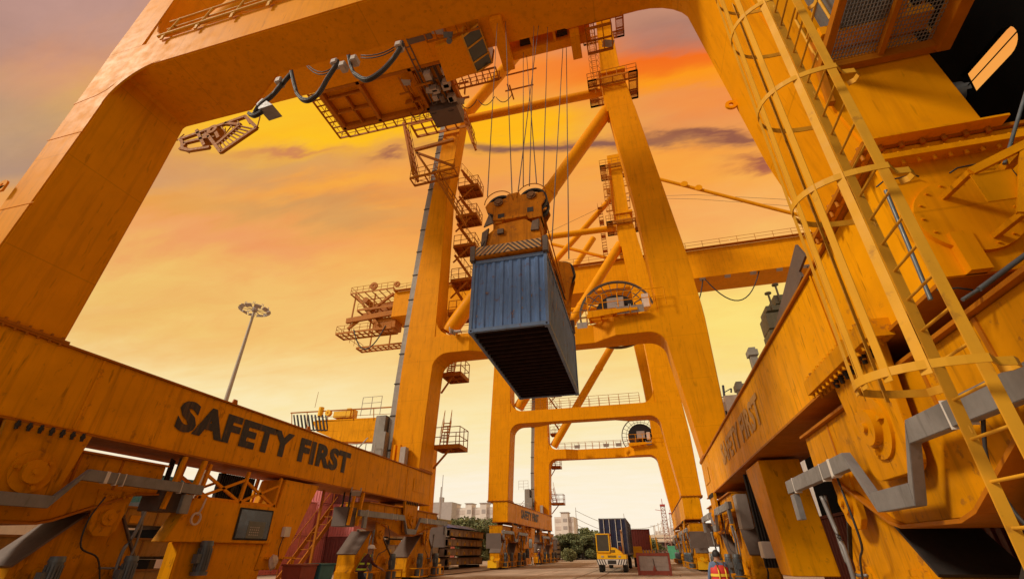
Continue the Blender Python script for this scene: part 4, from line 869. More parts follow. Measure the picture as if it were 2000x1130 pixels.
# ------------------------------------------------------------------ shipping containers
def corr(b, o, u, v, n, W, H, pitch=.28, dep=.036):
    """corrugated panel: origin o, width along u, height along v, ribs standing out along n"""
    o, u, v, n = V(o), V(u), V(v), V(n); k = max(1, round(W/pitch)); p = W/k; prof = []
    for i in range(k):
        x = i*p; prof += [(x, 0), (x+p*.30, 0), (x+p*.46, -dep), (x+p*.84, -dep)]
    prof.append((W, 0)); a = [o+u*x+n*d for x, d in prof]; c = [q+v*H for q in a]; m = len(a)
    b.poly(a+c, [(i, i+1, i+1+m, i+m) for i in range(m-1)]); return b
def container(name, label, L_, mb, mf, loc, W_=2.438, H_=2.591, group=None, doors=None, detail=True, rot=0, rails=True):
    """length along +y from the front end at y=0, centred on x, base at z=0"""
    r = thing(name, label, 'container', (0, 0, 0), group); w = W_/2
    b = MB(); f = .10
    corr(b, (-w+f, .03, .12), (1, 0, 0), (0, 0, 1), (0, -1, 0), W_-2*f, H_-.24) if doors != 'front' else None
    corr(b, (w-f, L_-.03, .12), (-1, 0, 0), (0, 0, 1), (0, 1, 0), W_-2*f, H_-.24)
    corr(b, (w-.03, f, .12), (0, 1, 0), (0, 0, 1), (1, 0, 0), L_-2*f, H_-.24); corr(b, (-w+.03, L_-f, .12), (0, -1, 0), (0, 0, 1), (-1, 0, 0), L_-2*f, H_-.24)
    b.box(-w+.05, w-.05, .05, L_-.05, H_-.06, H_-.03); b.build('wall_panels', mb, r)
    b = MB()
    for y in (0, L_-f):
        for x in (-w, w-f): b.box(x, x+f, y, y+f, .1, H_-.1)
        b.box(-w+f, w-f, y, y+f, 0.02, .14); b.box(-w+f, w-f, y, y+f, H_-.13, H_-.01)
    for x in (-w, w-f): b.box(x, x+f, f, L_-f, 0.02, .15); b.box(x, x+f, f, L_-f, H_-.1, H_-.01)
    b.build('frame', mf, r, .006 if detail else 0)
    b = MB()
    for y in (0, L_-.17):
        for x in (-w-.004, w-.16):
            for z in (0, H_-.12): b.box(x, x+.164, y-.004, y+.174, z, z+.12)
    b.build('corner_casting', mf, r, .008 if detail else 0)
    if detail:
        b = MB()
        for y in (0, L_):
            for x in (-w+.08, w-.08):
                for z in (.06, H_-.06): b.ring((x, y+(-.005 if y == 0 else .005), z), (0, 1, 0), 0, .03, .004, 12)
        b.build('casting_hole', UND, r)
    b = MB(); b.box(-w+.06, w-.06, .06, L_-.06, .15, .17)
    k = int(L_/.3)
    for i in range(k): y = .18+(L_-.36)*i/(k-1); b.box(-w+.08, w-.08, y-.03, y+.03, .03, .15)
    b.build('floor_crossmembers', UND, r)
    if doors:
        y = .03; b = MB(); b.box(-w+f, -.01, .02, .06, .14, H_-.13); b.mark(); b.box(.01, w-f, .02, .06, .14, H_-.13)
        for z in (.7, 1.2, 1.7, 2.2):
            for x in (-w/2-.05, w/2+.05): b.box(x-.48, x+.48, -.005, .02, z-.15, z+.15)
        b.build('door', mb, r, .01)
        b = MB()
        for x in (-.78, -.28, .28, .78): b.mark(); b.tube((x, -.04, .1), (x, -.04, H_-.08), .028, 8)
        for x in (-.78, .28): b.box(x, x+.42, -.06, -.03, 1.0, 1.04)
        b.build('lock_rod', WHT, r)
    r.location = loc; r.rotation_euler = (0, 0, rot); return r
bc = container('shipping_container', 'weathered blue corrugated shipping container hanging in mid air from the crane', 6.3, BLU, BLF, (0, 0, 0))
Yc_ = 11.49; A1, B1 = PY(Yc_, 914.5, 650), PY(Yc_, 1073, 633)
bc.location = ((A1.x+B1.x)/2, Yc_, (A1.z+B1.z)/2); bc.rotation_euler = (R(-1.9), 0, 0)
b = MB(); rnd = random.Random(3)
for i in range(26):
    x = -1.0+rnd.choice(range(8))*.28+rnd.uniform(-.02, .02); z = rnd.choice((.5, .95, 1.0, 1.05, 1.3, .62))+rnd.gauss(0, .05); w_ = rnd.uniform(.015, .05); h_s = rnd.uniform(.02, .09)
    b.prism([(x, .0275, z), (x+w_, .0275, z+.01), (x+w_*.8, .0275, z+h_s), (x+w_*.2, .0275, z+h_s*.8)], (0, -.002, 0))
b.mark()
for i in range(22):
    y = rnd.uniform(.6, 5.4); z = rnd.uniform(.7, 2.1); w_ = rnd.uniform(.03, .12); h_s = rnd.uniform(.05, .3)
    b.prism([(1.1925, y, z), (1.1925, y+w_, z+.02), (1.1925, y+w_*.7, z+h_s), (1.1925, y+w_*.1, z+h_s*.9)], (.002, 0, 0))
o_ = b.build('paint_scuff', mat('scuff', (.30, .22, .17), .7, 0, .3, 9)); [setattr(q_, 'parent', bc) for q_ in bpy.data.objects if q_.name.startswith('paint_scuff')]
cx, cz = bc.location.x, bc.location.z; T0 = cz+2.61
# ------------------------------------------------------------------ spreader, head block and hoist ropes
sp = thing('container_spreader', 'worn yellow lifting frame with hazard stripes and rope pulleys on the blue container', 'spreader', (cx, Yc_, T0))
sp_rot = R(-1.9)
def S(x, y, z): return V((cx+x, Yc_+y, T0+z - y*math.tan(R(1.9))))
HZo = MB(); HZo.box(cx-1.08, cx+1.08, Yc_-.06, Yc_-.02, T0+.07, T0+.40); HZo.poly([S(-1.08, -.02, .40), S(1.08, -.02, .40), S(.95, .30, .58), S(-.95, .30, .58)], [(0, 1, 2, 3)]); hzb = HZo.build('striped_end_beam', HAZ, sp)
b = MB(); b.box(cx-1.12, cx+1.12, Yc_-.02, Yc_+.32, T0+.03, T0+.42); b.beam(S(0, 5.85, .2), S(0, 5.86, .2), 2.3, .35); b.box(cx-1.14, cx+1.14, Yc_+5.7, Yc_+6.05, T0-.17, T0+.22)
for x in (-.72, .72): b.beam(S(x, .3, .30), S(x, 5.8, .30), .26, .34)
for x in (-.5, .5): b.beam(S(x, 1.2, .38), S(x, 5.0, .38), .34, .42)
for y in (1.4, 2.9, 4.4): b.beam(S(-.9, y, .3), S(.9, y, .3), .3, .3)
b.build('telescopic_frame', SPR, sp, .015)
b = MB()
for x in (-1.2, 1.2):
    for y in (.06, 5.95): b.beam(S(x, y, -.08), S(x, y, .50), .17, .2, (0, 1, 0)); b.beam(S(x*.99, y-.06, -.08), S(x*.99, y-.14, -.36), .13, .03, (0, 1, 0)) if False else None
b.build('corner_guide', mat('guide_grey', (.16, .13, .11), .5, .3, .2, 5, .2, .5, rust=.8), sp, .01)
b = MB(); prof = [(-1.04, .56), (-.86, 1.30), (-.72, 1.42), (-.45, 1.66), (.45, 1.72), (.75, 1.45), (.98, 1.30), (1.04, .6), (1.04, .50), (-1.04, .50)]
b.prism([S(x, .45, z) for x, z in prof], (0, 1.5, 0)); b.build('upper_frame', SPR, sp, .03)
b = MB(); b.prism([S(-1.10, .4, .62), S(-.92, .4, .66), S(-.80, .35, 1.48), S(-1.04, .35, 1.32)], (0, .1, 0)); b.prism([S(-.98, .3, 1.5), S(-.62, .3, 1.62), S(-.78, .3, 2.08)], (0, .06, 0)); b.mark(); b.prism([S(.66, .38, 1.12), S(.94, .38, 1.1), S(.96, .38, 1.56), S(.72, .38, 1.5)], (0, .2, 0)); b.mark(); b.box(cx-.5, cx-.28, Yc_+.36, Yc_+.6, T0+1.16, T0+1.36); b.build('twistlock_gear', mat('spreader_dark', (.16, .10, .06), .6, .2, .3, 4, .2, .5), sp, .01)
# head block
hy = .75
b = MB(); hp_ = [(-.80, 2.12), (-.78, 2.40), (-1.02, 2.55), (-1.10, 2.80), (-.98, 2.98), (-.66, 3.0), (-.30, 3.06), (-.26, 3.22), (.18, 3.26), (.22, 3.10), (.76, 3.08), (1.10, 3.04), (1.16, 2.75), (1.0, 2.45), (1.0, 1.95), (.5, 1.92)]
hb = hp_
b.prism([S(x, hy, z) for x, z in hb], (0, .05, 0)); b.prism([S(x, hy+.95, z) for x, z in hb], (0, .05, 0)); b.box(cx-.72, cx+.92, Yc_+hy+.05, Yc_+hy+.95, T0+1.95, T0+2.7); b.box(cx-.42, cx+.50, Yc_+hy-.22, Yc_+hy+.02, T0+1.86, T0+1.98); b.box(cx-.8, cx-.55, Yc_+hy+.1, Yc_+hy+.9, T0+1.2, T0+2.3); b.box(cx+.62, cx+.92, Yc_+hy+.1, Yc_+hy+.9, T0+1.2, T0+2.2)
b.build('head_block', SPR, sp, .012)
for x, z in ((-.58, 2.90), (.64, 2.98)):
    for yy in (hy+.3, hy+.7):
        b = MB(); c = S(x, yy, z); b.ring(c, (0, 1, 0), .47, .54, .16, 36); b.ring(c, (0, 1, 0), 0, .14, .14, 20); [b.beam(c+V((.12*cos(a), 0, .12*sin(a))), c+V((.48*cos(a), 0, .48*sin(a))), .03, .09, (0, 1, 0)) for a in [pi*t/4 for t in range(8)]]; b.build('pulley', DRK, sp)
    b = MB(); c = S(x, hy-.03, z-.02); b.ring(c, (0, 1, 0), 0, .10, .12, 16); b.ring(c, (0, 1, 0), 0, .17, .05, 20); [b.tube(c+V((.13*cos(a), -.05, .13*sin(a))), c+V((.13*cos(a), .0, .13*sin(a))), .015, 6) for a in (0, 1.57, 3.14, 4.71)]; b.build('pulley_pin', mat('pin_steel', (.22, .10, .03), .5, .4, .2, 5), sp)
    b = MB(); pts = [S(x+.545*cos(a), hy, z+.545*sin(a)) for a in [pi*t/12 for t in range(0, 13)]]; b.path(pts, .018, 5); b.build('rope_guard', RED, sp)
b = MB(); b.box(cx-.6, cx-.36, Yc_+hy-.012, Yc_+hy, T0+2.14, T0+2.32); b.mark(); b.box(cx+.48, cx+.7, Yc_+hy-.012, Yc_+hy, T0+2.2, T0+2.4); b.build('plate_opening', DRK, sp)
# rear pulleys
b = MB(); c = S(.9, 5.2, 1.0)
for xx in (.55, 1.05):
    for k in (0, .3): b.mark(); b.ring(S(xx, 5.0, 2.35)+V((0, k, 0)), (0, 1, 0), 0, .52, .1, 30)
b.build('rear_pulley', DRK, sp)
b = MB(); [b.prism([S(.45, y_, .3), S(1.15, y_, .3), S(1.30, y_, 1.4), S(1.50, y_, 2.1), S(1.40, y_, 2.7), S(.9, y_, 2.9), S(.4, y_, 2.6), S(.5, y_, 1.4)], (0, .05, 0)) for y_ in (4.9, 5.5)]; b.build('rear_pulley_block', SPR, sp, .01)
b = MB()
for k in (0, .35): b.tube(S(1.10, .3, .62+k), S(1.10, 5.6, .62+k), .02, 6)
for i in range(9): b.tube(S(1.10, .3+i*.66, .4), S(1.10, .3+i*.66, .98), .016, 5)
b.beam(S(.8, .9, 2.2), S(1.12, 2.3, .9), .08, .08); b.beam(S(.85, 1.3, 2.4), S(1.12, 4.4, .95), .05, .05); b.beam(S(.9, 1.3, 2.9), S(1.12, 4.8, 1.2), .04, .04)
b.build('side_railing', SPR, sp)
b = MB(); b.path([S(.76, 1.0, 2.3), S(.95, 1.6, 1.0), S(1.15, 2.5, .6), S(1.2, 4, .45)], .03, 6); b.mark(); b.path([S(-.9, .3, .9), S(-1.05, .3, .6), S(-1.0, .35, .35)], .02, 5); b.build('hydraulic_hose', RUB, sp)
b = MB(); b.tube(S(-1.5, .2, -2.52), S(-1.22, .2, -2.5), .07, 10); b.tube(S(-1.7, .2, -2.52), S(-1.5, .2, -2.52), .11, 12); b.build('side_lamp', GAL, sp) if False else None
for (tx, ty), (bx, by_), z0 in (((972, 30), (952, 384), hy+.3), ((987, 32), (1000, 378), hy+.3), ((1022, 95), (1022, 363), hy+.7), ((1028, 101), (1048, 359), hy+.7), ((1053, 41), (1012, 373), hy+.3), ((1043, 41), (1034, 363), hy+.3), ((1070, 44), (1061, 364), hy+.3), ((1100, 83), (1078, 470), 5.0), ((1106, 83), (1111, 505), 5.0)):
    b = MB(); p = PZ(37.4, tx, ty); q = PY(Yc_+z0, bx, by_); b.tube(p, q, .022 if z0 < 3 else .028, 6); b.build('hoist_rope', ROP, sp)
# floodlights on the container's flanks belong to the beam behind; added there
b = MB(); p = PY(28.5, 885, 648); floodlight(b, p, .3, (.9, -.3, -.2)); b.tube(p, p+V((.6, 0, 0)), .12, 8); p = PY(28.5, 1137, 635); floodlight(b, p, .34, (0, -1, -.2)); b.build('floodlight', GRY, crA)
# ------------------------------------------------------------------ trucks
def wheel(b, x, y, r=.5, w_=.3): b.ring((x, y, r), (1, 0, 0), 0, r, w_, 22)
def truck(name, label, X, Y, cont):
    t = thing(name, label, 'truck', (X, Y, 0), 'port tractors towing containers')
    b = MB(); rb = lambda x0, x1, pts: rbox(b, x0, x1, pts)
    b.box(X-1.2, X+1.2, Y, Y+2.6, .95, 1.28); b.box(X-1.2, X-.02, Y+.15, Y+1.7, 1.28, 1.42)
    b.prism([(X-.02, Y+.1, 1.28), (X+.95, Y+.1, 1.28), (X+.75, Y+.1, 1.5), (X+.3, Y+.1, 1.78), (X-.02, Y+.1, 1.80)], (0, 1.6, 0))
    b.box(X-1.2, X-1.11, Y+.06, Y+1.6, 1.42, 2.72); b.box(X-.15, X-.06, Y+.06, Y+1.6, 1.42, 2.72); b.box(X-1.2, X-.06, Y+.04, Y+1.62, 2.72, 2.82); b.box(X-1.2, X-.06, Y+1.5, Y+1.6, 1.42, 2.72); b.box(X-1.11, X-.15, Y+.06, Y+.12, 1.42, 1.52)
    b.build('cab', TRK, t, .02)
    b = MB(); b.box(X-1.11, X-.15, Y+.09, Y+.11, 1.52, 2.72); b.box(X-1.205, X-1.2, Y+.3, Y+1.4, 1.6, 2.6); b.build('windscreen', mat('tinted_glass', (.055, .04, .018), .15, 0, .2, 3, coat=.5), t)
    b = MB(); [b.box(X-.35+i*.1, X-.29+i*.1, Y+.085, Y+.1, 1.42, 1.62) for i in range(7)]; [b.box(X-.3+i*.1, X-.24+i*.1, Y-.012, Y, 1.06, 1.22) for i in range(7)]; b.build('grille', DRK, t)
    b = MB(); [(b.mark(), b.box(X+x-.1, X+x+.1, Y-.02, Y, 1.08, 1.2)) for x in (-.75, .65)]; b.build('headlight', GRY, t)
    b = MB(); b.box(X-1.2, X+1.2, Y-.05, Y+.25, .55, .93); b.build('bumper', WHT, t, .02)
    b = MB()
    for s in (-1, 1):
        for i in range(4): x = X+s*(.45+i*.2); b.prism([(x, Y-.056, .56), (x+s*.08, Y-.056, .56), (x+s*.08-s*-.14, Y-.056, .92), (x+s*.14, Y-.056, .92)], (0, .005, 0))
    b.box(X-.35, X+.35, Y-.056, Y-.051, .6, .88); b.build('bumper_stripe', DRK, t)
    b = MB(); b.tube((X+.93, Y+1.2, .9), (X+.93, Y+1.2, 2.95), .075, 10); b.tube((X+.93, Y+1.2, 2.9), (X+.93, Y+1.0, 3.08), .075, 10); b.build('exhaust_pipe', mat('exhaust', (.5, .28, .12), .4, .2, .1), t)
    b = MB(); b.box(X-1.42, X-1.3, Y, Y+.1, 2.1, 2.55); b.tube((X-1.2, Y+.1, 2.5), (X-1.36, Y+.05, 2.5), .02, 5); b.build('mirror', DRK, t)
    b = MB(); b.box(X-.1, X+.02, Y+1.0, Y+1.15, 2.65, 2.85); b.box(X+.55, X+.7, Y+1.9, Y+2.2, 1.3, 1.9); b.build('warning_lamp', BIN, t)
    for x in (-.98, .98):
        for y in (.75, 2.6, 11.4, 12.6):
            b = MB(); wheel(b, X+x, Y+y); b.build('wheel', RUB, t)
    b = MB(); b.box(X-.5, X-.35, Y+.3, Y+14, .75, 1.0); b.box(X+.35, X+.5, Y+.3, Y+14, .75, 1.0); [b.box(X-1.15, X+1.15, Y+2.6+i*3.6, Y+2.75+i*3.6, 1.0, 1.2) for i in range(4)]; b.build('chassis', DRK, t)
    return t
truck('port_truck', 'yellow port tractor with striped bumper, nearest of the two trucks, pulling a dark blue container', -3.15, 44.2, None)
container('shipping_container', 'dark navy container with white door rods riding on the nearer yellow truck', 12.19, NAV, mat('navy_frame', (.10, .095, .11), .5, 0, .2, 3), (-3.0, 46.9, 1.22), H_=2.9, doors='front', detail=False)
container('shipping_container', 'rusty red container on the second truck just behind the dark navy one', 12.19, REDC, REDC, (-1.0, 63.0, 1.22), H_=2.6, detail=False)
t2 = thing('port_truck', 'partly hidden yellow port tractor behind the red bin, ahead of the red container', 'truck', (-.7, 60.5, 0), 'port tractors towing containers')
b = MB(); b.box(-1.9, .5, 60.4, 62.8, .9, 1.6); b.box(-1.9, -.9, 60.5, 62, 1.6, 2.0); b.build('cab', TRK, t2, .04)
b = MB(); b.beam((.2, 60.6, 1.4), (.2, 61, 3.1), .14, .14); b.mark(); b.beam((.9, 61.4, 1.4), (.8, 61.8, 2.9), .14, .14); b.build('mast_bar', TRK, t2)
b = MB(); [(b.mark(), wheel(b, x, y)) for x in (-1.7, .3) for y in (61.2, 63.4, 72)]; b.build('wheel', RUB, t2)
# red open-topped bin
rb_ = thing('scrap_bin', 'red steel frame bin with grey panels on the tarmac right of the yellow truck', 'bin', (.15, 39.7, 0))
x0, x1, y0, y1, zt_ = -1.05, 1.32, 39.7, 42.0, 1.42
b = MB()
for x in (x0, x1-.16):
    for y in (y0, y1-.16): b.box(x, x+.16, y, y+.16, 0, zt_)
for y in (y0+.02, y1-.14): b.box(x0+.16, x1-.16, y, y+.12, .0, .3); b.box(x0+.16, x1-.16, y, y+.12, zt_-.2, zt_-.02)
for x in (x0+.02, x1-.14): b.box(x, x+.12, y0+.16, y1-.16, 0, .3); b.box(x, x+.12, y0+.16, y1-.16, zt_-.2, zt_-.02)
b.prism([(.02, y0-.01, .3), (.28, y0-.01, .3), (.17, y0-.01, .62), (.13, y0-.01, .62)], (0, .05, 0))
b.build('frame', BIN, rb_, .01)
b = MB(); b.box(x0+.16, x1-.16, y0+.06, y0+.09, .3, zt_-.2); b.box(x0+.16, x1-.16, y1-.1, y1-.07, .3, zt_-.2); b.box(x0+.08, x0+.1, y0+.16, y1-.16, .3, zt_-.2); b.box(x1-.1, x1-.08, y0+.16, y1-.16, .3, zt_-.2); [b.box(x0+.16, x1-.16, y0+.045, y0+.06, .58+i*.27, .60+i*.27) for i in range(2)]; b.build('side_panel', BING, rb_)
b = MB(); b.beam((.12, y0+.04, 1.05), (.16, y0+.03, .62), .03, .04, (0, 1, 0)); b.build('handle', DRK, rb_)
b = MB(); [b.box(x0+.5+i*.22, x0+.6+i*.22, y0+1, y0+1.4, 1.0, 1.62) for i in range(8)]; tag(b.build('scrap_load', mat('scrap', (.4, .27, .22), .8, 0, .4, 20)), 'pinkish scrap bars standing inside the red steel bin', 'scrap')
b = MB()
for i in range(90):
    x, y = random.gauss(.3, .55), 39.1+random.gauss(0, .22); s = random.uniform(.02, .07); b.hexa([(x-s, y-s, 0), (x+s, y-s*.6, 0), (x+s*.7, y+s, 0), (x-s, y+s*.7, 0), (x-s*.5, y-s*.5, s), (x+s*.4, y-s*.3, s*1.2), (x+s*.4, y+s*.5, s), (x-s*.4, y+s*.4, s*.9)])
tag(b.build('rubble', mat('rubble', (.25, .15, .09), .9, 0, .4, 9)), 'loose rubble scattered on the tarmac in front of the red bin', 'rubble', kind='stuff')
# ------------------------------------------------------------------ flat racks stacked beside the left rail
def flatrack(name, label, x0, x1, y0, y1, z, h=.62):
    r = thing(name, label, 'flat rack', ((x0+x1)/2, y0, z), 'flat racks stacked beside the left rail')
    b = MB(); b.box(x0, x0+.2, y0, y1, z+.1, z+h); b.box(x1-.2, x1, y0, y1, z+.1, z+h); b.box(x0, x1, y0, y0+.25, z, z+h); b.box(x0, x1, y1-.25, y1, z, z+h); b.build('side_beam', CONC, r, .01)
    b = MB(); b.box(x0-.05, x1+.05, y0, y1, z+h, z+h+.07); [b.box(x1, x1+.03, y0+.3+i*1.2, y0+.36+i*1.2, z+.1, z+h-.02) for i in range(int((y1-y0-.5)/1.2))]; b.build('deck', mat('deck_rust', (.26, .16, .11), .8, 0, .3, 3, .2, .4), r)
    b = MB(); [b.box(x1-.01, x1+.05, y0+.5+i*2.1, y0+.9+i*2.1, z+.15, z+.4) for i in range(int((y1-y0-1)/2.1))]; b.build('lashing', mat('lashing_yellow', (.5, .3, .03), .6), r)
    return r
names = ['lowest', 'second', 'third', 'fourth', 'topmost']
for x0, x1, y0, y1, nn, gp, where in ((-20.6, -18.2, 33.5, 43.5, 4, .3, 'in the stack behind the wheels under the near beam'), (-21, -18.4, 46, 56.5, 4, .12, 'in the stack between the near and far crane wheels'), (-21.0, -18.4, 96, 110, 4, .12, 'in the stack beyond the far crane wheels'), (-20.4, -18.0, 5.0, 16.5, 3, .3, 'in the stack at the far left of the photo')):
    z = .25
    for i in range(nn):
        fr_ = flatrack('flat_rack', names[i]+' rusty flat rack '+where, x0+random.uniform(-.1, .1), x1+random.uniform(-.1, .1), y0+random.uniform(-.3, .3), y1+random.uniform(-.3, .3), z); z += .69+gp
        b = MB(); [b.box(x0+.1, x1-.1, yy, yy+.25, z-gp, z+.0) for yy in (y0+.6, y1-.9)]; b.box(x0+.1, x1-.1, y0+.6, y0+.8, 0, .25) if i == 0 else None; b.box(x0+.1, x1-.1, y1-.8, y1-.6, 0, .25) if i == 0 else None
        b.build('spacer', DRK, fr_)
b = MB(); b.prism([(-21, 46.5, 3.52), (-18.3, 46.5, 3.52), (-19.4, 46.5, 3.9)], (0, 8, 0)); tag(b.build('tarpaulin', mat('tarp_blue', (.10, .11, .26), .7, 0, .2, 3)), 'dull blue tarpaulin draped over the top of the flat rack stack between the cranes', 'tarpaulin')
# containers in the yard
gA = 'stacked pink and red containers behind the near beam'
for i, (x, y, z, m, l) in enumerate(((-28.6, 38, 0, PNK, 'bottom pink container of the stack seen under the end of the near beam'), (-28.6, 38, 2.6, PNK, 'middle pink container of the stack seen under the end of the near beam'), (-28.6, 38, 5.2, PNK, 'upper pink container of the stack seen under the end of the near beam'),
    (-25.9, 39.5, 0, REDC, 'bottom red container standing just right of the pink container stack'), (-25.9, 39.5, 2.6, PNK, 'second container from the ground in the right pink pile'), (-25.9, 39.5, 5.2, REDC, 'top dark red container of the right pile under the beam'),
    (-28.6, 31.5, 0, PNK, 'ground level pink container standing nearest, left of the pink stack'), (-28.6, 31.5, 2.6, PNK, 'pink container on top of the nearest ground level one'))):
    container('shipping_container', l, 6.058, m, m, (x, y, z), group=gA, detail=False)
container('shipping_container', 'teal container standing behind the grey junction box under the near beam', 12.19, TEA, TEA, (-34, 17.5, 3.6), detail=False)
container('shipping_container', 'blue container the teal one rests on, mostly hidden by the hut', 12.19, NAV, TEA, (-34, 17.5, .9), detail=False) if False else None
container('shipping_container', 'pale green container standing on the flat rack stack before the trees', 6.058, GRN, GRN, (-24.2, 52, 2.2), detail=False)
b = MB(); b.box(-25.4, -23, 51.8, 58.3, 0, 2.18); [b.box(-22.99, -22.95, 52+i, 52.1+i, .1, 2.1) for i in range(6)]; tag(b.build('concrete_block_base', CONC), 'weathered grey plinth under the pale green container', 'plinth')
b = MB(); b.box(-36.5, -33, 8, 34, 0, 3.4); b.box(-36.8, -32.8, 7.8, 34.2, 3.4, 3.58); tag(b.build('storage_shed', WHT), 'long low white shed wall seen between the bogies at the left', 'shed')
b = MB(); b.box(-28.2, -26.2, 66, 68, 0, 3.2); b.box(-26.19, -26.15, 66.3, 66.9, 1.6, 2.3); b.box(-26.19, -26.15, 67.2, 67.7, 1.6, 2.3); tag(b.build('pink_kiosk', PNK), 'small pink kiosk with square windows behind the far crane wheels', 'kiosk')
# bins near the hut
for x, y, m, l in ((-13.2, 17.8, BIN, 'low dark red bin at the foot of the slanted post'), (-13.2, 19.0, TEA, 'low teal bin right of the dark red bin')):
    t = thing('waste_bin', l, 'bin', (x, y, 0), 'coloured waste bins beside the hut'); b = MB(); b.hexa([(x-.35, y-.42, 0), (x+.35, y-.42, 0), (x+.35, y+.42, 0), (x-.35, y+.42, 0), (x-.42, y-.5, 1.02), (x+.42, y-.5, 1.02), (x+.42, y+.5, 1.02), (x-.42, y+.5, 1.02)]); b.build('bin_body', m, t, .02); b = MB(); b.box(x-.46, x+.46, y-.54, y+.54, 1.02, 1.08); b.build('lid', m, t, .02)
bm_ = bmesh.new(); bmesh.ops.create_icosphere(bm_, subdivisions=3, radius=.17)
for v in bm_.verts: v.co.z *= 1.5; v.co *= 1+.16*sin(v.co.x*31+v.co.z*17)*cos(v.co.y*27); v.co.x *= .8
me = bpy.data.meshes.new('plastic_bag'); bm_.to_mesh(me); bm_.free(); me.materials.append(BAG); o = bpy.data.objects.new('plastic_bag', me); C.objects.link(o); o.location = (-13.75, 16.9, 1.15); tag(o, 'pale plastic bag hanging from the shelf beside the hut', 'bag')
# ------------------------------------------------------------------ floodlight mast
def high_mast(x, y, h, label, big=True):
    t = thing('floodlight_mast', label, 'light mast', (x, y, 0)); b = MB(); b.tube((x, y, 0), (x, y, h), .34, 14, .15); b.build('pole', mat('mast_pole', (.42, .36, .28), .5, .1, .1, 1), t)
    b = MB(); rr = 1.5; 
    for i in range(10): a = 2*pi*i/10; b.beam((x, y, h-.1), (x+rr*cos(a), y+rr*sin(a), h-.1), .06, .06)
    b.tube((x, y, h-.3), (x, y, h+.25), .3, 12); b.build('lamp_ring', GRY, t)
    for i in range(10):
        a = 2*pi*i/10; b = MB(); floodlight(b, (x+(rr+.1)*cos(a), y+(rr+.1)*sin(a), h-.25), .40, (cos(a)*.5, sin(a)*.5, -.9)); b.build('floodlight', GRY, t)
hm = PY(40, 496, 604); high_mast(hm.x+.15, 40, hm.z, 'tall slim floodlight mast with a ring of lamps standing alone against the sky')
# ------------------------------------------------------------------ yard crane girder seen left of the rear leg
yc = thing('yard_crane', 'distant orange crane girder with looped black cables and handrail left of the rear leg', 'crane', PY(45, 700, 850))
b = MB(); q = lambda x, y: PY(45, x, y)
b.prism([q(610, 822), q(790, 815), q(790, 840), q(618, 842)], (0, 1.4, 0)); b.prism([q(618, 842), q(790, 838), q(790, 862), q(665, 862)], (0, 1.1, 0)); b.prism([q(615, 820), q(790, 812), q(790, 815), q(615, 824)], (0, 1.6, 0)); z0 = q(700, 862).z
b.box(-24.6, -23.4, 44.9, 46.2, 0, z0+.4); b.box(-24.6, -23.4, 52, 53.2, 0, z0+.4); b.build('girder', YSI, yc, .02)
b = MB(); b.beam(q(568, 806), q(790, 793), .12, .12)
for x in (570, 600, 640, 690, 730, 770): b.tube(q(x, 806-.06*(x-568)), q(x, 840 if x < 620 else 820), .05, 5)
b.tube(q(610, 815), q(790, 806), .03, 5); b.tube(q(615, 795), q(622, 765), .03, 4); b.build('handrail', RED, yc)
b = MB()
for i in range(9):
    x = 574+i*7; n_ = 10; c = [q(x+(6 if (t > n_/2) else 0)+4*sin(pi*t/n_), 810+30*sin(pi*t/n_)) for t in range(n_+1)]; b.path(c, .09, 5)
b.build('festoon_cable', CAB, yc)
b = MB(); p = q(650, 815); b.box(p.x, p.x+1.6, 45, 46.5, p.z, p.z+.7); p = q(625, 812); b.tube(p, p+V((0, 0, 1.0)), .3, 10); p = q(675, 814); b.box(p.x, p.x+.5, 45, 46, p.z, p.z+1.0); b.ring(q(642, 806), (0, 1, 0), .1, .35, .4, 14); b.box(p.x+.7, p.x+.8, 45, 46, p.z, p.z+.9); b.build('winch_machinery', TRK, yc)
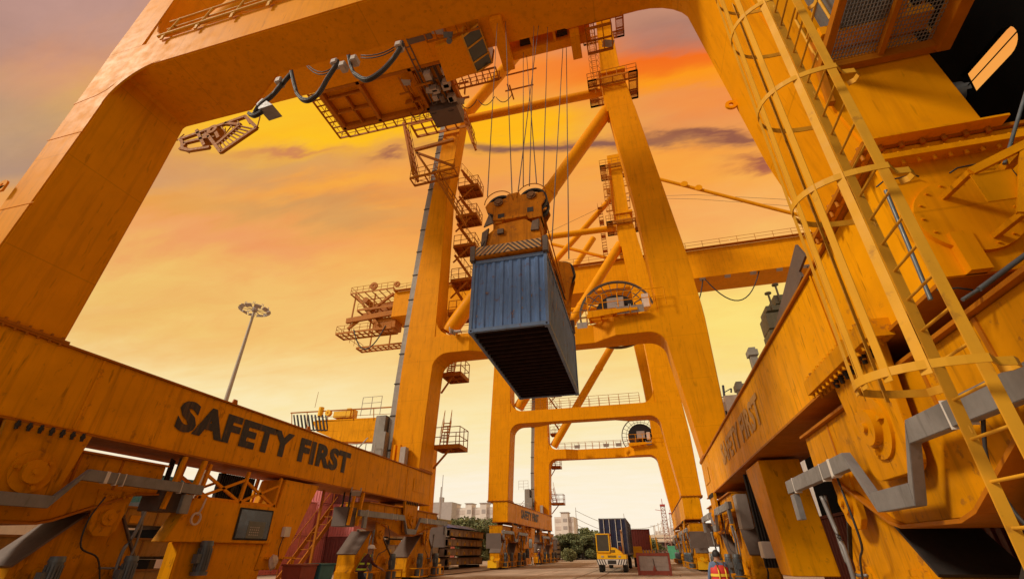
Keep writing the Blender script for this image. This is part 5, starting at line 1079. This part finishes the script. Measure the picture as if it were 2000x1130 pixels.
# ------------------------------------------------------------------ people
def person(name, label, pos, heading, joints, clothes, mats, helmet=None, scale=1.0, vest=None):
    """joints: dict name -> (x,y,z,r); one skinned body surface"""
    bones = [('pelvis', 'chest'), ('chest', 'neck'), ('neck', 'head'), ('head', 'crown'), ('chest', 'shl'), ('shl', 'ell'), ('ell', 'wrl'), ('wrl', 'hal'), ('chest', 'shr'), ('shr', 'elr'), ('elr', 'wrr'), ('wrr', 'har'), ('pelvis', 'hil'), ('hil', 'knl'), ('knl', 'anl'), ('anl', 'tol'), ('pelvis', 'hir'), ('hir', 'knr'), ('knr', 'anr'), ('anr', 'tor')]
    ks = list(joints); me = bpy.data.meshes.new('body'); me.from_pydata([joints[k][:3] for k in ks], [(ks.index(a), ks.index(c)) for a, c in bones], []); o = bpy.data.objects.new('tmp', me); C.objects.link(o)
    sk = o.modifiers.new('s', 'SKIN'); su = o.modifiers.new('u', 'SUBSURF'); su.levels = 2; su.render_levels = 2
    for i, k in enumerate(ks): me.skin_vertices[0].data[i].radius = (joints[k][3],)*2; me.skin_vertices[0].data[i].use_root = (k == 'pelvis')
    bpy.context.view_layer.update(); m2 = bpy.data.meshes.new_from_object(o.evaluated_get(bpy.context.evaluated_depsgraph_get())); bpy.data.objects.remove(o); m2.materials.clear()
    for m in mats: m2.materials.append(m)
    J = {k: V(joints[k][:3]) for k in ks}
    for p in m2.polygons:
        k = min(ks, key=lambda k_: (J[k_]-p.center).length-joints[k_][3]*.5); p.material_index = clothes(k, p.center); p.use_smooth = True
    t = thing(name, label, 'person', pos); t.rotation_euler = (0, 0, heading); t.scale = (scale,)*3
    m2.name = 'body'; bo = bpy.data.objects.new('body', m2); C.objects.link(bo); bo.parent = t
    h = J['head']; b = MB()
    b.ring(h+V((.035, .085, .01)), (0, 1, 0), 0, .012, .01, 8); b.ring(h+V((-.035, .085, .01)), (0, 1, 0), 0, .012, .01, 8); bo2 = b.build('eyes', HAIR); bo2.parent = t
    b = MB(); b.tube(h+V((0, .08, 0)), h+V((0, .115, -.035)), .012, 6, .018); b2 = b.build('nose', SKIN); b2.parent = t
    if helmet:
        b = MB(); n = 14; rings = []
        for j in range(6):
            a = pi/2*j/5; rings.append([h+V((.125*cos(a)*cos(2*pi*i/n), .145*cos(a)*sin(2*pi*i/n), .05+.13*sin(a))) for i in range(n)])
        b.poly([p for r_ in rings for p in r_], [(j*n+i, j*n+(i+1) % n, (j+1)*n+(i+1) % n, (j+1)*n+i) for j in range(5) for i in range(n)], True); b.ring(h+V((0, .02, .05)), (0, 0, 1), .1, .165, .012, 20); hb_ = b.build('helmet', helmet); hb_.parent = t
    else:
        b = MB(); n = 12; rings = [[h+V((.098*cos(a)*cos(2*pi*i/n), -.012+.108*cos(a)*sin(2*pi*i/n), .02+.12*sin(a))) for i in range(n)] for a in [-.35+1.9*j/6 for j in range(7)]]
        b.poly([p for r_ in rings for p in r_], [(j*n+i, j*n+(i+1) % n, (j+1)*n+(i+1) % n, (j+1)*n+i) for j in range(6) for i in range(n)], True); hb_ = b.build('hair', HAIR); hb_.parent = t
    for s_, w_ in (('l', 'wrl'), ('r', 'wrr')):
        ha, wr = J['ha'+s_], J[w_]; d = (ha-wr).normalized(); sd = d.cross(V((0, 0, 1))); sd = sd.normalized() if sd.length > .1 else V((1, 0, 0)); b = MB()
        for i in range(4): a0 = ha+sd*(i-1.5)*.018; ln = (.07, .085, .08, .06)[i]; b.tube(a0, a0+d*ln*.5, .009, 6); b.tube(a0+d*ln*.5, a0+d*ln*.9+V((0, .02, -.02)), .008, 6)
        b.tube(wr+sd*.03, wr+sd*.06+d*.05, .01, 6); f_ = b.build('fingers', SKIN); f_.parent = t
    if vest:
        vm, sm_ = vest; c = (J['pelvis']+J['chest'])/2; ax = (J['chest']-J['pelvis']).normalized(); b = MB(); n = 18; rings = []
        sx_ = J['shr'].x-J['shl'].x
        for tt, rx, ry in ((-.62, .22, .19), (-.2, .215, .185), (.3, .23, .195), (.55, .235, .185), (.74, .14, .13)):
            cc = J['pelvis'].lerp(J['chest'], .5+tt*.9); rings.append([cc+V((rx*cos(2*pi*i/n), ry*sin(2*pi*i/n), 0)) for i in range(n)])
        b.poly([p for r_ in rings for p in r_], [(j*n+i, j*n+(i+1) % n, (j+1)*n+(i+1) % n, (j+1)*n+i) for j in range(4) for i in range(n)], True); v_ = b.build('vest', vm); v_.parent = t
        b = MB()
        for tt in (-.38, .12):
            cc = J['pelvis'].lerp(J['chest'], .5+tt*.9); e = []
            for dz_ in (-.03, .03): e.append([cc+V((.238*cos(2*pi*i/n), .2*sin(2*pi*i/n), dz_)) for i in range(n)])
            b.poly(e[0]+e[1], [(i, (i+1) % n, (i+1) % n+n, i+n) for i in range(n)], True)
        for x_ in (-.09, .09): b.path([J['pelvis'].lerp(J['chest'], .1)+V((x_, -.2, 0)), J['chest']+V((x_, -.195, -.05)), J['chest']+V((x_, -.10, .16)), J['chest']+V((x_, .12, .1)), J['pelvis'].lerp(J['chest'], .1)+V((x_, .2, 0))], .018, 5)
        v2 = b.build('reflective_tape', sm_); v2.parent = t
    return t
def J_(walk=0, lean=0, arms=0, knee=0, crouch=0):
    j = {}
    pz = .95-crouch; cy = lean; j['pelvis'] = (0, 0, pz, .15); j['chest'] = (0, cy*.7, pz+.40, .165); j['neck'] = (0, cy*.95, pz+.56, .06); j['head'] = (0, cy*1.1+.02, pz+.68, .088); j['crown'] = (0, cy*1.12, pz+.765, .075)
    for s, sg in (('l', -1), ('r', 1)):
        w_ = walk*sg; j['sh'+s] = (sg*.19, cy*.8, pz+.48, .068); j['el'+s] = (sg*.25, cy*.8+.04-w_*.25+arms*.12, pz+.20, .047); j['wr'+s] = (sg*.24, cy*.8+.14-w_*.4+arms*.32, pz+.0+arms*.14, .033); j['ha'+s] = (sg*.23, cy*.8+.19-w_*.45+arms*.38, pz-.07+arms*.15, .036)
        j['hi'+s] = (sg*.10, 0, pz-.08, .10); j['kn'+s] = (sg*.11, w_*.22+knee*.25, pz*.52, .062); j['an'+s] = (sg*.11, w_*.36, .09, .045); j['to'+s] = (sg*.12, w_*.36+.17, .04, .036)
    return j
def cl(k, c): return 0 if k in ('head', 'crown', 'neck', 'hal', 'har', 'wrl', 'wrr') else (2 if k in ('hil', 'hir', 'knl', 'knr', 'anl', 'anr', 'pelvis') else (3 if k in ('tol', 'tor') else 1))
p = PZ(1.72, 706, 1065); d_ = ray(706, 1090); py_ = 17.6; pp = PY(py_, 706, 1100)
person('person', 'worker in white helmet, maroon shirt and lime straps bending forward beside the left crane wheels', (pp.x, py_, 0), R(-60), J_(.6, .24, .5, .7, .08), cl, [SKIN, MAR, NVY, DRK], WHT, vest=(MAR, HIV))
pp = PY(13.0, 1402, 1100)
person('person', 'dark-haired worker seen from behind in red vest with yellow stripes over blue shirt', (pp.x, 13.0, 0), R(15), J_(.2, 0, .0), cl, [SKIN, BSH, NVY, DRK], None, scale=.87, vest=(HIVR, HIVY))
pp = PY(63.0, 1037, 1095)
person('person', 'small distant worker in dark clothes and white helmet standing by the far crane cabinet', (pp.x, 63, 0), R(160), J_(.3, .06, .4), cl, [SKIN, DRK, NVY, DRK], WHT)
pp = PY(66, 1054, 1092)
person('person', 'small distant worker in purple shirt and white helmet right of the far cabinet', (pp.x, 66, 0), R(120), J_(.5, .08, .4), cl, [SKIN, MAR, NVY, DRK], WHT)
# ------------------------------------------------------------------ far background
def leafblob(b, c, rx, rz, n, s, rnd):
    for i in range(n):
        while True:
            v = V((rnd.uniform(-1, 1), rnd.uniform(-1, 1), rnd.uniform(-1, 1)))
            if .25 < v.length < 1: break
        p = V((c[0]+v.x*rx, c[1]+v.y*rx, c[2]+v.z*rz)); d = V((rnd.gauss(0, 1), rnd.gauss(0, 1), rnd.gauss(0, 1))).normalized(); e = d.cross(V((rnd.gauss(0, 1), rnd.gauss(0, 1), rnd.gauss(0, 1)))).normalized(); k = s*rnd.uniform(.6, 1.4)
        b.poly([p-d*k, p+e*k*.6, p+d*k, p-e*k*.6], [(0, 1, 2, 3)])
def tree_mesh(seed, h, w_, dark):
    rnd = random.Random(seed); t = bpy.data.objects.new('tree', None); C.objects.link(t)
    tr = MB(); tr.tube((0, 0, 0), (.1, 0, h*.45), .22, 8, .14); ends = []
    for i in range(13):
        a = rnd.uniform(0, 2*pi); r_ = w_*rnd.uniform(.3, .8); z = h*rnd.uniform(.18, .9); q = V((r_*cos(a), r_*sin(a), z)); tr.tube((.1, 0, h*rnd.uniform(.25, .45)), q, .09, 6, .03); ends.append(q)
    tr.build('trunk', BARK, t); b = MB()
    for q in ends + [V((0, 0, h*.8))]*2:
        for k in range(2): leafblob(b, q+V((rnd.gauss(0, .4), rnd.gauss(0, .4), rnd.gauss(0, .3))), w_*rnd.uniform(.25, .42), h*rnd.uniform(.09, .16), 190, .20, rnd)
    b.build('crown', LEAF2 if dark else LEAF, t); return t
protos = [tree_mesh(s, 6.5, 3.6, s % 2) for s in (1, 2, 3)]
tp = []
left_lab = ['bushy', 'tall dense', 'pale rounded', 'broad', 'small leafy', 'thick', 'uneven', 'spreading']
k = 0
for px in (868, 884, 902, 921, 944, 960): tp.append((px, 95+(k % 3)*6, 1.25+.2*(k % 2), 'before the white apartment block')); k += 1
for px in (1092, 1106, 1121, 1137): tp.append((px, 112+(k % 3)*5, .95, 'beyond the far crane legs')); k += 1
tp += [(1146, 118, 1.25, 'above the shed left of the truck'), (1158, 122, 1.1, 'next to the truck container'), (1262, 130, .9, 'behind the shed right of the truck'), (1276, 135, .85, 'behind the shed, right hand side'), (1246, 125, .8, 'just right of the red container')]
words = 'bushy|tall|pale|broad|small|thick|uneven|spreading|dark|loose|leafy|rounded|slender|ragged|airy'.split('|'); pos = ['first', 'second', 'third', 'fourth', 'fifth', 'sixth', 'seventh', 'eighth', 'ninth', 'tenth', 'eleventh', 'twelfth', 'thirteenth', 'fourteenth', 'fifteenth']
for i, (px, Y_, s_, wh) in enumerate(tp):
    pr = protos[i % 3]; t = pr if i < 3 else dup(pr); q = PY(Y_, px, 1076); t.location = (q.x, Y_, -.1); t.scale = (s_*1.1, s_*1.1, s_*.78); t.rotation_euler = (0, 0, i*1.3)
    t['label'] = words[i]+' tree, '+pos[i]+' from the left, '+wh; t['category'] = 'tree'; t['group'] = 'distant trees behind the yard'
b = MB(); rnd = random.Random(5)
for px in (1108, 1113): q = PY(90, px, 1076); leafblob(b, (q.x, 90, 1.0), 1.2, 1.0, 500, .16, rnd)
tag(b.build('bush', LEAF), 'small round green bush at the end of the far flat rack stack', 'bush')
def block(label, x0, x1, y, h, floors, towers):
    t = thing('apartment_block', label, 'building', (x0, y, 0)); b = MB(); b.box(x0, x1, y, y+14, 0, h); b.build('wall', BWH, t)
    b = MB(); 
    for i in range(floors): z = h*(i+.5)/floors; b.box(x0+.4, x1-.4, y-.12, y-.05, z-.25*h/floors, z+.22*h/floors)
    b.build('window_band', mat('window_band', (.60, .51, .46), .6, 0, .08, .5), t)  # band kept close to the wall tone, distance haze put into the colour
    for q in towers:
        b = MB(); x = x0+(x1-x0)*q; b.box(x-1.6, x+1.6, y-1.2, y+5, 0, h+1.6); b.build('stair_tower', BWH, t); b = MB(); [b.box(x-.7, x+1.1, y-1.3, y-1.21, h*(i+.3)/floors, h*(i+.75)/floors) for i in range(floors)]; b.box(x-2, x+2, y-1.6, y+5.2, h+1.6, h+1.9); b.build('window', BWIN, t)
q0, q1 = PY(230, 866, 975), PY(230, 966, 985); block('long white apartment block with window bands at far left of the tree line', q0.x, q1.x, 230, q0.z*.84, 5, (.22, .52, .80))
q0, q1 = PY(230, 1082, 996), PY(230, 1119, 996); block('white apartment block end seen beyond the far crane legs', q0.x, q1.x, 230, q0.z*.85, 5, (.55,))
q = PY(200, 858, 975); b = MB(); b.box(q.x-4, q.x+6, 200, 206, 0, q.z-1); b.box(q.x, q.x+1.5, 200, 202, q.z-1, q.z+1); b.tube((q.x+1, 200, 0), (q.x+1, 200, q.z+10), .15, 5); tag(b.build('grey_building', BWIN), 'dark grey rooftop building with antenna at the left of the white block', 'building')
def shed(name, label, px0, px1, ytop, ybot_wall, Y_, roofm, wallm):
    a, c = PY(Y_, px0, ytop), PY(Y_, px1, ytop); t = thing(name, label, 'shed', (a.x, Y_, 0)); zw = PY(Y_, px0, ybot_wall).z
    b = MB(); b.box(a.x+.3, c.x-.3, Y_+.4, Y_+16, 0, zw); b.build('wall', wallm, t); b = MB(); b.prism([(a.x, Y_-.3, zw), (a.x, Y_+8, a.z), (a.x, Y_+17, zw), (a.x, Y_+17, zw+.25), (a.x, Y_+8, a.z+.25), (a.x, Y_-.3, zw+.25)], (c.x-a.x, 0, 0)); b.build('roof', roofm, t)
    b = MB(); [b.tube((a.x+(c.x-a.x)*i/7, Y_, 0), (a.x+(c.x-a.x)*i/7, Y_, zw), .15, 6) for i in range(8)]; b.build('post', DRK, t); return t
shed('open_shed', 'low pale roofed shed behind the truck, at its left', 1096, 1166, 1052, 1058, 130, ROOF, DRK)
shed('warehouse', 'low brownish warehouse roof at the right of the truck', 1262, 1336, 1052, 1058, 150, ROOF, mat('warehouse_wall', (.28, .17, .13), .8, 0, .2, 1))
shed('warehouse', 'farther pale warehouse roof behind the brown one on the right', 1266, 1330, 1044, 1050, 175, ROOF, BWH)
b = MB(); a, c = PY(120, 1304, 1065), PY(120, 1328, 1084); b.box(a.x, c.x, 120, 120.15, .1, a.z); [b.tube((x, 120.3, 0), (x, 120.3, a.z+.2), .06, 6) for x in (a.x, c.x)]; tag(b.build('green_hoarding', mat('hoarding_green', (.07, .33, .18), .7, 0, .15, 2)), 'bright green hoarding sheet at the end of the quay', 'hoarding')
def lattice(name, label, px, ytop, Y_, w0, w1, top_arm=True, cat='mast'):
    p = PY(Y_, px, ytop); h = p.z; t = thing(name, label, cat, (p.x, Y_, 0)); b = MB(); n = 14
    cs = lambda z: [V((p.x+s*((w0+(w1-w0)*z/h)/2), Y_+u*((w0+(w1-w0)*z/h)/2), z)) for s, u in ((-1, -1), (1, -1), (1, 1), (-1, 1))]
    for i in range(n):
        a, c = cs(h*i/n), cs(h*(i+1)/n)
        for k_ in range(4): b.beam(a[k_], c[k_], .16, .16); b.beam(a[k_], c[(k_+1) % 4], .09, .09); b.beam(c[k_], c[(k_+1) % 4], .08, .08)
    b.build('lattice_frame', mat('lattice_paint', (.42, .22, .17), .6, 0, .3, .5), t)
    b = MB(); b.box(p.x-.7, p.x+.7, Y_-.7, Y_+.7, h, h+.5); b.beam((p.x, Y_, h-1.2), (p.x-2.2, Y_, h-.8), .12, .12) if top_arm else None; b.tube((p.x, Y_, h), (p.x, Y_, h+2), .08, 6); b.build('top_platform', mat('mast_red', (.45, .05, .04), .6), t); return t
lattice('lattice_mast', 'tall pink lattice mast with red tip rising right of the truck', 1294, 988, 150, 1.7, 1.1)
lattice('power_pylon', 'fainter power pylon with cross arms right of the lattice mast', 1309, 1003, 260, 3, .8, False, 'pylon')
b = MB()
for px, yt, Y_ in ((1124, 990, 160), (1130, 1002, 200), (1219, 1001, 170), (1221, 1003, 171), (1275, 1026, 170), (1206, 1020, 190)): pass
for i, (px, yt, Y_, l) in enumerate(((1124, 990, 160, 'thin pole rising right of the white block behind the far crane'), (1218, 1002, 170, 'thin pole above the truck container'), (1276, 1026, 170, 'thin lamp pole left of the lattice mast'), (862, 950, 70, 'thin pale pole right of the near crane leg'))):
    p = PY(Y_, px, yt); b = MB(); b.tube((p.x, Y_, 0), (p.x, Y_, p.z), .16 if i < 3 else .1, 6, .08); b.beam((p.x-1, Y_, p.z), (p.x+1, Y_, p.z), .1, .12) if i == 2 else None; tag(b.build('pole', GRY), l, 'pole')
b = MB()
for dz_, px0, px1 in ((0, 1124, 1310), (2.2, 1124, 1310), (4.0, 1124, 1310)):
    a, c = PY(160, px0, 996), PY(260, px1, 1010); a.z -= dz_; c.z -= dz_*1.5; b.path([a.lerp(c, t/16)-V((0, 0, 5*4*(t/16)*(1-t/16))) for t in range(17)], .07, 4)
tag(b.build('power_line', GRY), 'thin power lines sagging between the pole and the pylon', 'power line')
for i, (px, yt, w_, Y_) in enumerate(((1318, 1030, 16, 300), (1330, 1040, 14, 300), (1300, 1040, 10, 320), (1285, 1036, 6, 300))):
    p = PY(Y_, px, yt); b = MB(); b.box(p.x-w_/4, p.x+w_/4, Y_, Y_+6, 0, p.z); b.box(p.x-w_/2.5, p.x+w_/2.5, Y_, Y_+5, 0, p.z*.6); [b.beam((p.x-w_/4+j*2, Y_, 0), (p.x-w_/4+j*2, Y_, p.z+3+j), .5, .5) for j in range(3)]; tag(b.build('factory_tower', BWH), 'pale hazy refinery tower, '+pos[i]+' of the group beyond the quay', 'tower', 'hazy refinery towers on the horizon')
# ------------------------------------------------------------------ ships at the right
sh = thing('moored_ship', 'black ship hull with an oblong mooring slot looming at the right edge', 'ship', (12, 5, 0))
XH = 9.0
e0, e1 = PX(XH, 1886, 168), PX(XH, 1962, 84); wv_ = (PX(XH, 1898, 176)-PX(XH, 1878, 162)).length*.82
d_ = (e1-e0).normalized(); n_ = V((0, -d_.z, d_.y))
slot = [e0-n_*wv_, e0+n_*wv_] + [e1 + n_*wv_*cos(a)+d_*wv_*sin(a) for a in [pi*t/10 for t in range(11)]]
slot2 = [(v.y, v.z) for v in slot]
outer = [(-14, -2), (13.2, -2), (13.2, 24), (-14, 24)]
from mathutils.geometry import tessellate_polygon
a_ = [V((XH, y, z)) for y, z in outer]; h_ = [V((XH, y, z)) for y, z in slot2]
tri = tessellate_polygon([a_, h_]); b = MB(); allp = a_+h_
for off in (0, .16): b.poly([p+V((off, 0, 0)) for p in allp], [tuple(t) for t in tri])
nh = len(h_); b.poly(h_+[p+V((.16, 0, 0)) for p in h_], [(i, (i+1) % nh, (i+1) % nh+nh, i+nh) for i in range(nh)]); b.poly(a_+[p+V((.16, 0, 0)) for p in a_], [(i, (i+1) % 4, (i+1) % 4+4, i+4) for i in range(4)])
b.build('hull_plating', HULL, sh)
b = MB(); b.box(XH, XH+.16, 13.2, 30, -2, 10); b.build('hull_plating', HULL, sh)
b = MB(); b.beam(e0-d_*.1+V((.05, 0, 0)), e1+d_*wv_+V((.05, 0, 0)), .02, .02); b.build('slot_bar', HULL, sh)
b = MB(); q = e0-d_*.28; b.tube(q-V((.3, 0, 0)), q+V((.1, 0, 0)), wv_*.9, 14); b.build('roller', MOT, sh)
s2 = thing('cargo_ship', 'white ship superstructure with dark masts glimpsed above the right sill beam', 'ship', (30, 60, 0))
b = MB(); q = lambda x, y, Y_=60: PY(Y_, x, y)
a, c = q(1412, 835), q(1450, 790); b.box(a.x, a.x+14, 58, 66, 0, c.z); b.box(a.x+.5, a.x+3.2, 57.5, 60, c.z-3, c.z+.6); b.build('superstructure', WHT, s2)
b = MB(); [b.box(a.x+.3+i*1.4, a.x+1.2+i*1.4, 57.9, 57.98, c.z-1.6, c.z-1.1) for i in range(6)]; b.build('window', DRK, s2)
b = MB(); m0 = q(1418, 800); m1 = q(1412, 752); b.tube(m0, m1, .14, 6); b.beam(q(1408, 786), q(1430, 786), .2, .2); b.beam(q(1414, 766), q(1428, 758), .1, .1); b.tube(q(1428, 758), q(1428, 766), .1, 5); b.beam(q(1409, 775), q(1420, 775), .1, .1); b.build('radar_mast', mat('mast_navy', (.05, .06, .09), .6), s2)
b = MB(); 
for x, y0_, y1_, w_ in ((1466, 704, 750, .75), (1441, 770, 815, .65)): a, c = q(x, y0_), q(x, y1_); b.mark(); b.box(a.x-w_/2, a.x+w_/2, 58, 59, 0, a.z); b.box(a.x-w_*.75, a.x+w_*.75, 57.8, 59.2, a.z, a.z+.7); b.box(a.x-w_*.5, a.x+w_*.5, 57.9, 59, a.z+.7, a.z+1)
b.build('funnel', mat('funnel_grey', (.25, .24, .2), .7), s2)
b = MB(); a = q(1508, 620, 34)
for x0_, x1_, y0_, y1_ in ((1498, 1545, 592, 606), (1503, 1545, 606, 640), (1516, 1550, 572, 592), (1508, 1540, 640, 662)): 
    p0, p1 = PY(36, x0_, y1_), PY(36, x1_, y0_); b.box(p0.x, p1.x, 36, 38, p0.z, p1.z)
for x_, y_ in ((1506, 592), (1520, 575)): p0 = PY(35.9, x_, y_); b.tube(p0-V((0, 0, .6)), p0+V((0, 0, .9)), .08, 6); b.ring(p0+V((0, 0, .9)), (0, 0, 1), 0, .25, .1, 10)
q0 = PY(36, 1520, 665); b.box(q0.x, q0.x+4, 36.5, 38, 0, q0.z+1); tag(b.build('ship_bridge_wing', mat('wing_green', (.24, .25, .17), .7, 0, .15, 2, .2, .2)), 'small greenish ship bridge wing with lamps peeping past the right leg', 'ship part')

container('shipping_container', 'dark red container behind the right crane wheels, low under the right sill beam', 12.19, REDC, REDC, (7.2, 9.5, 0), group=None, detail=False)
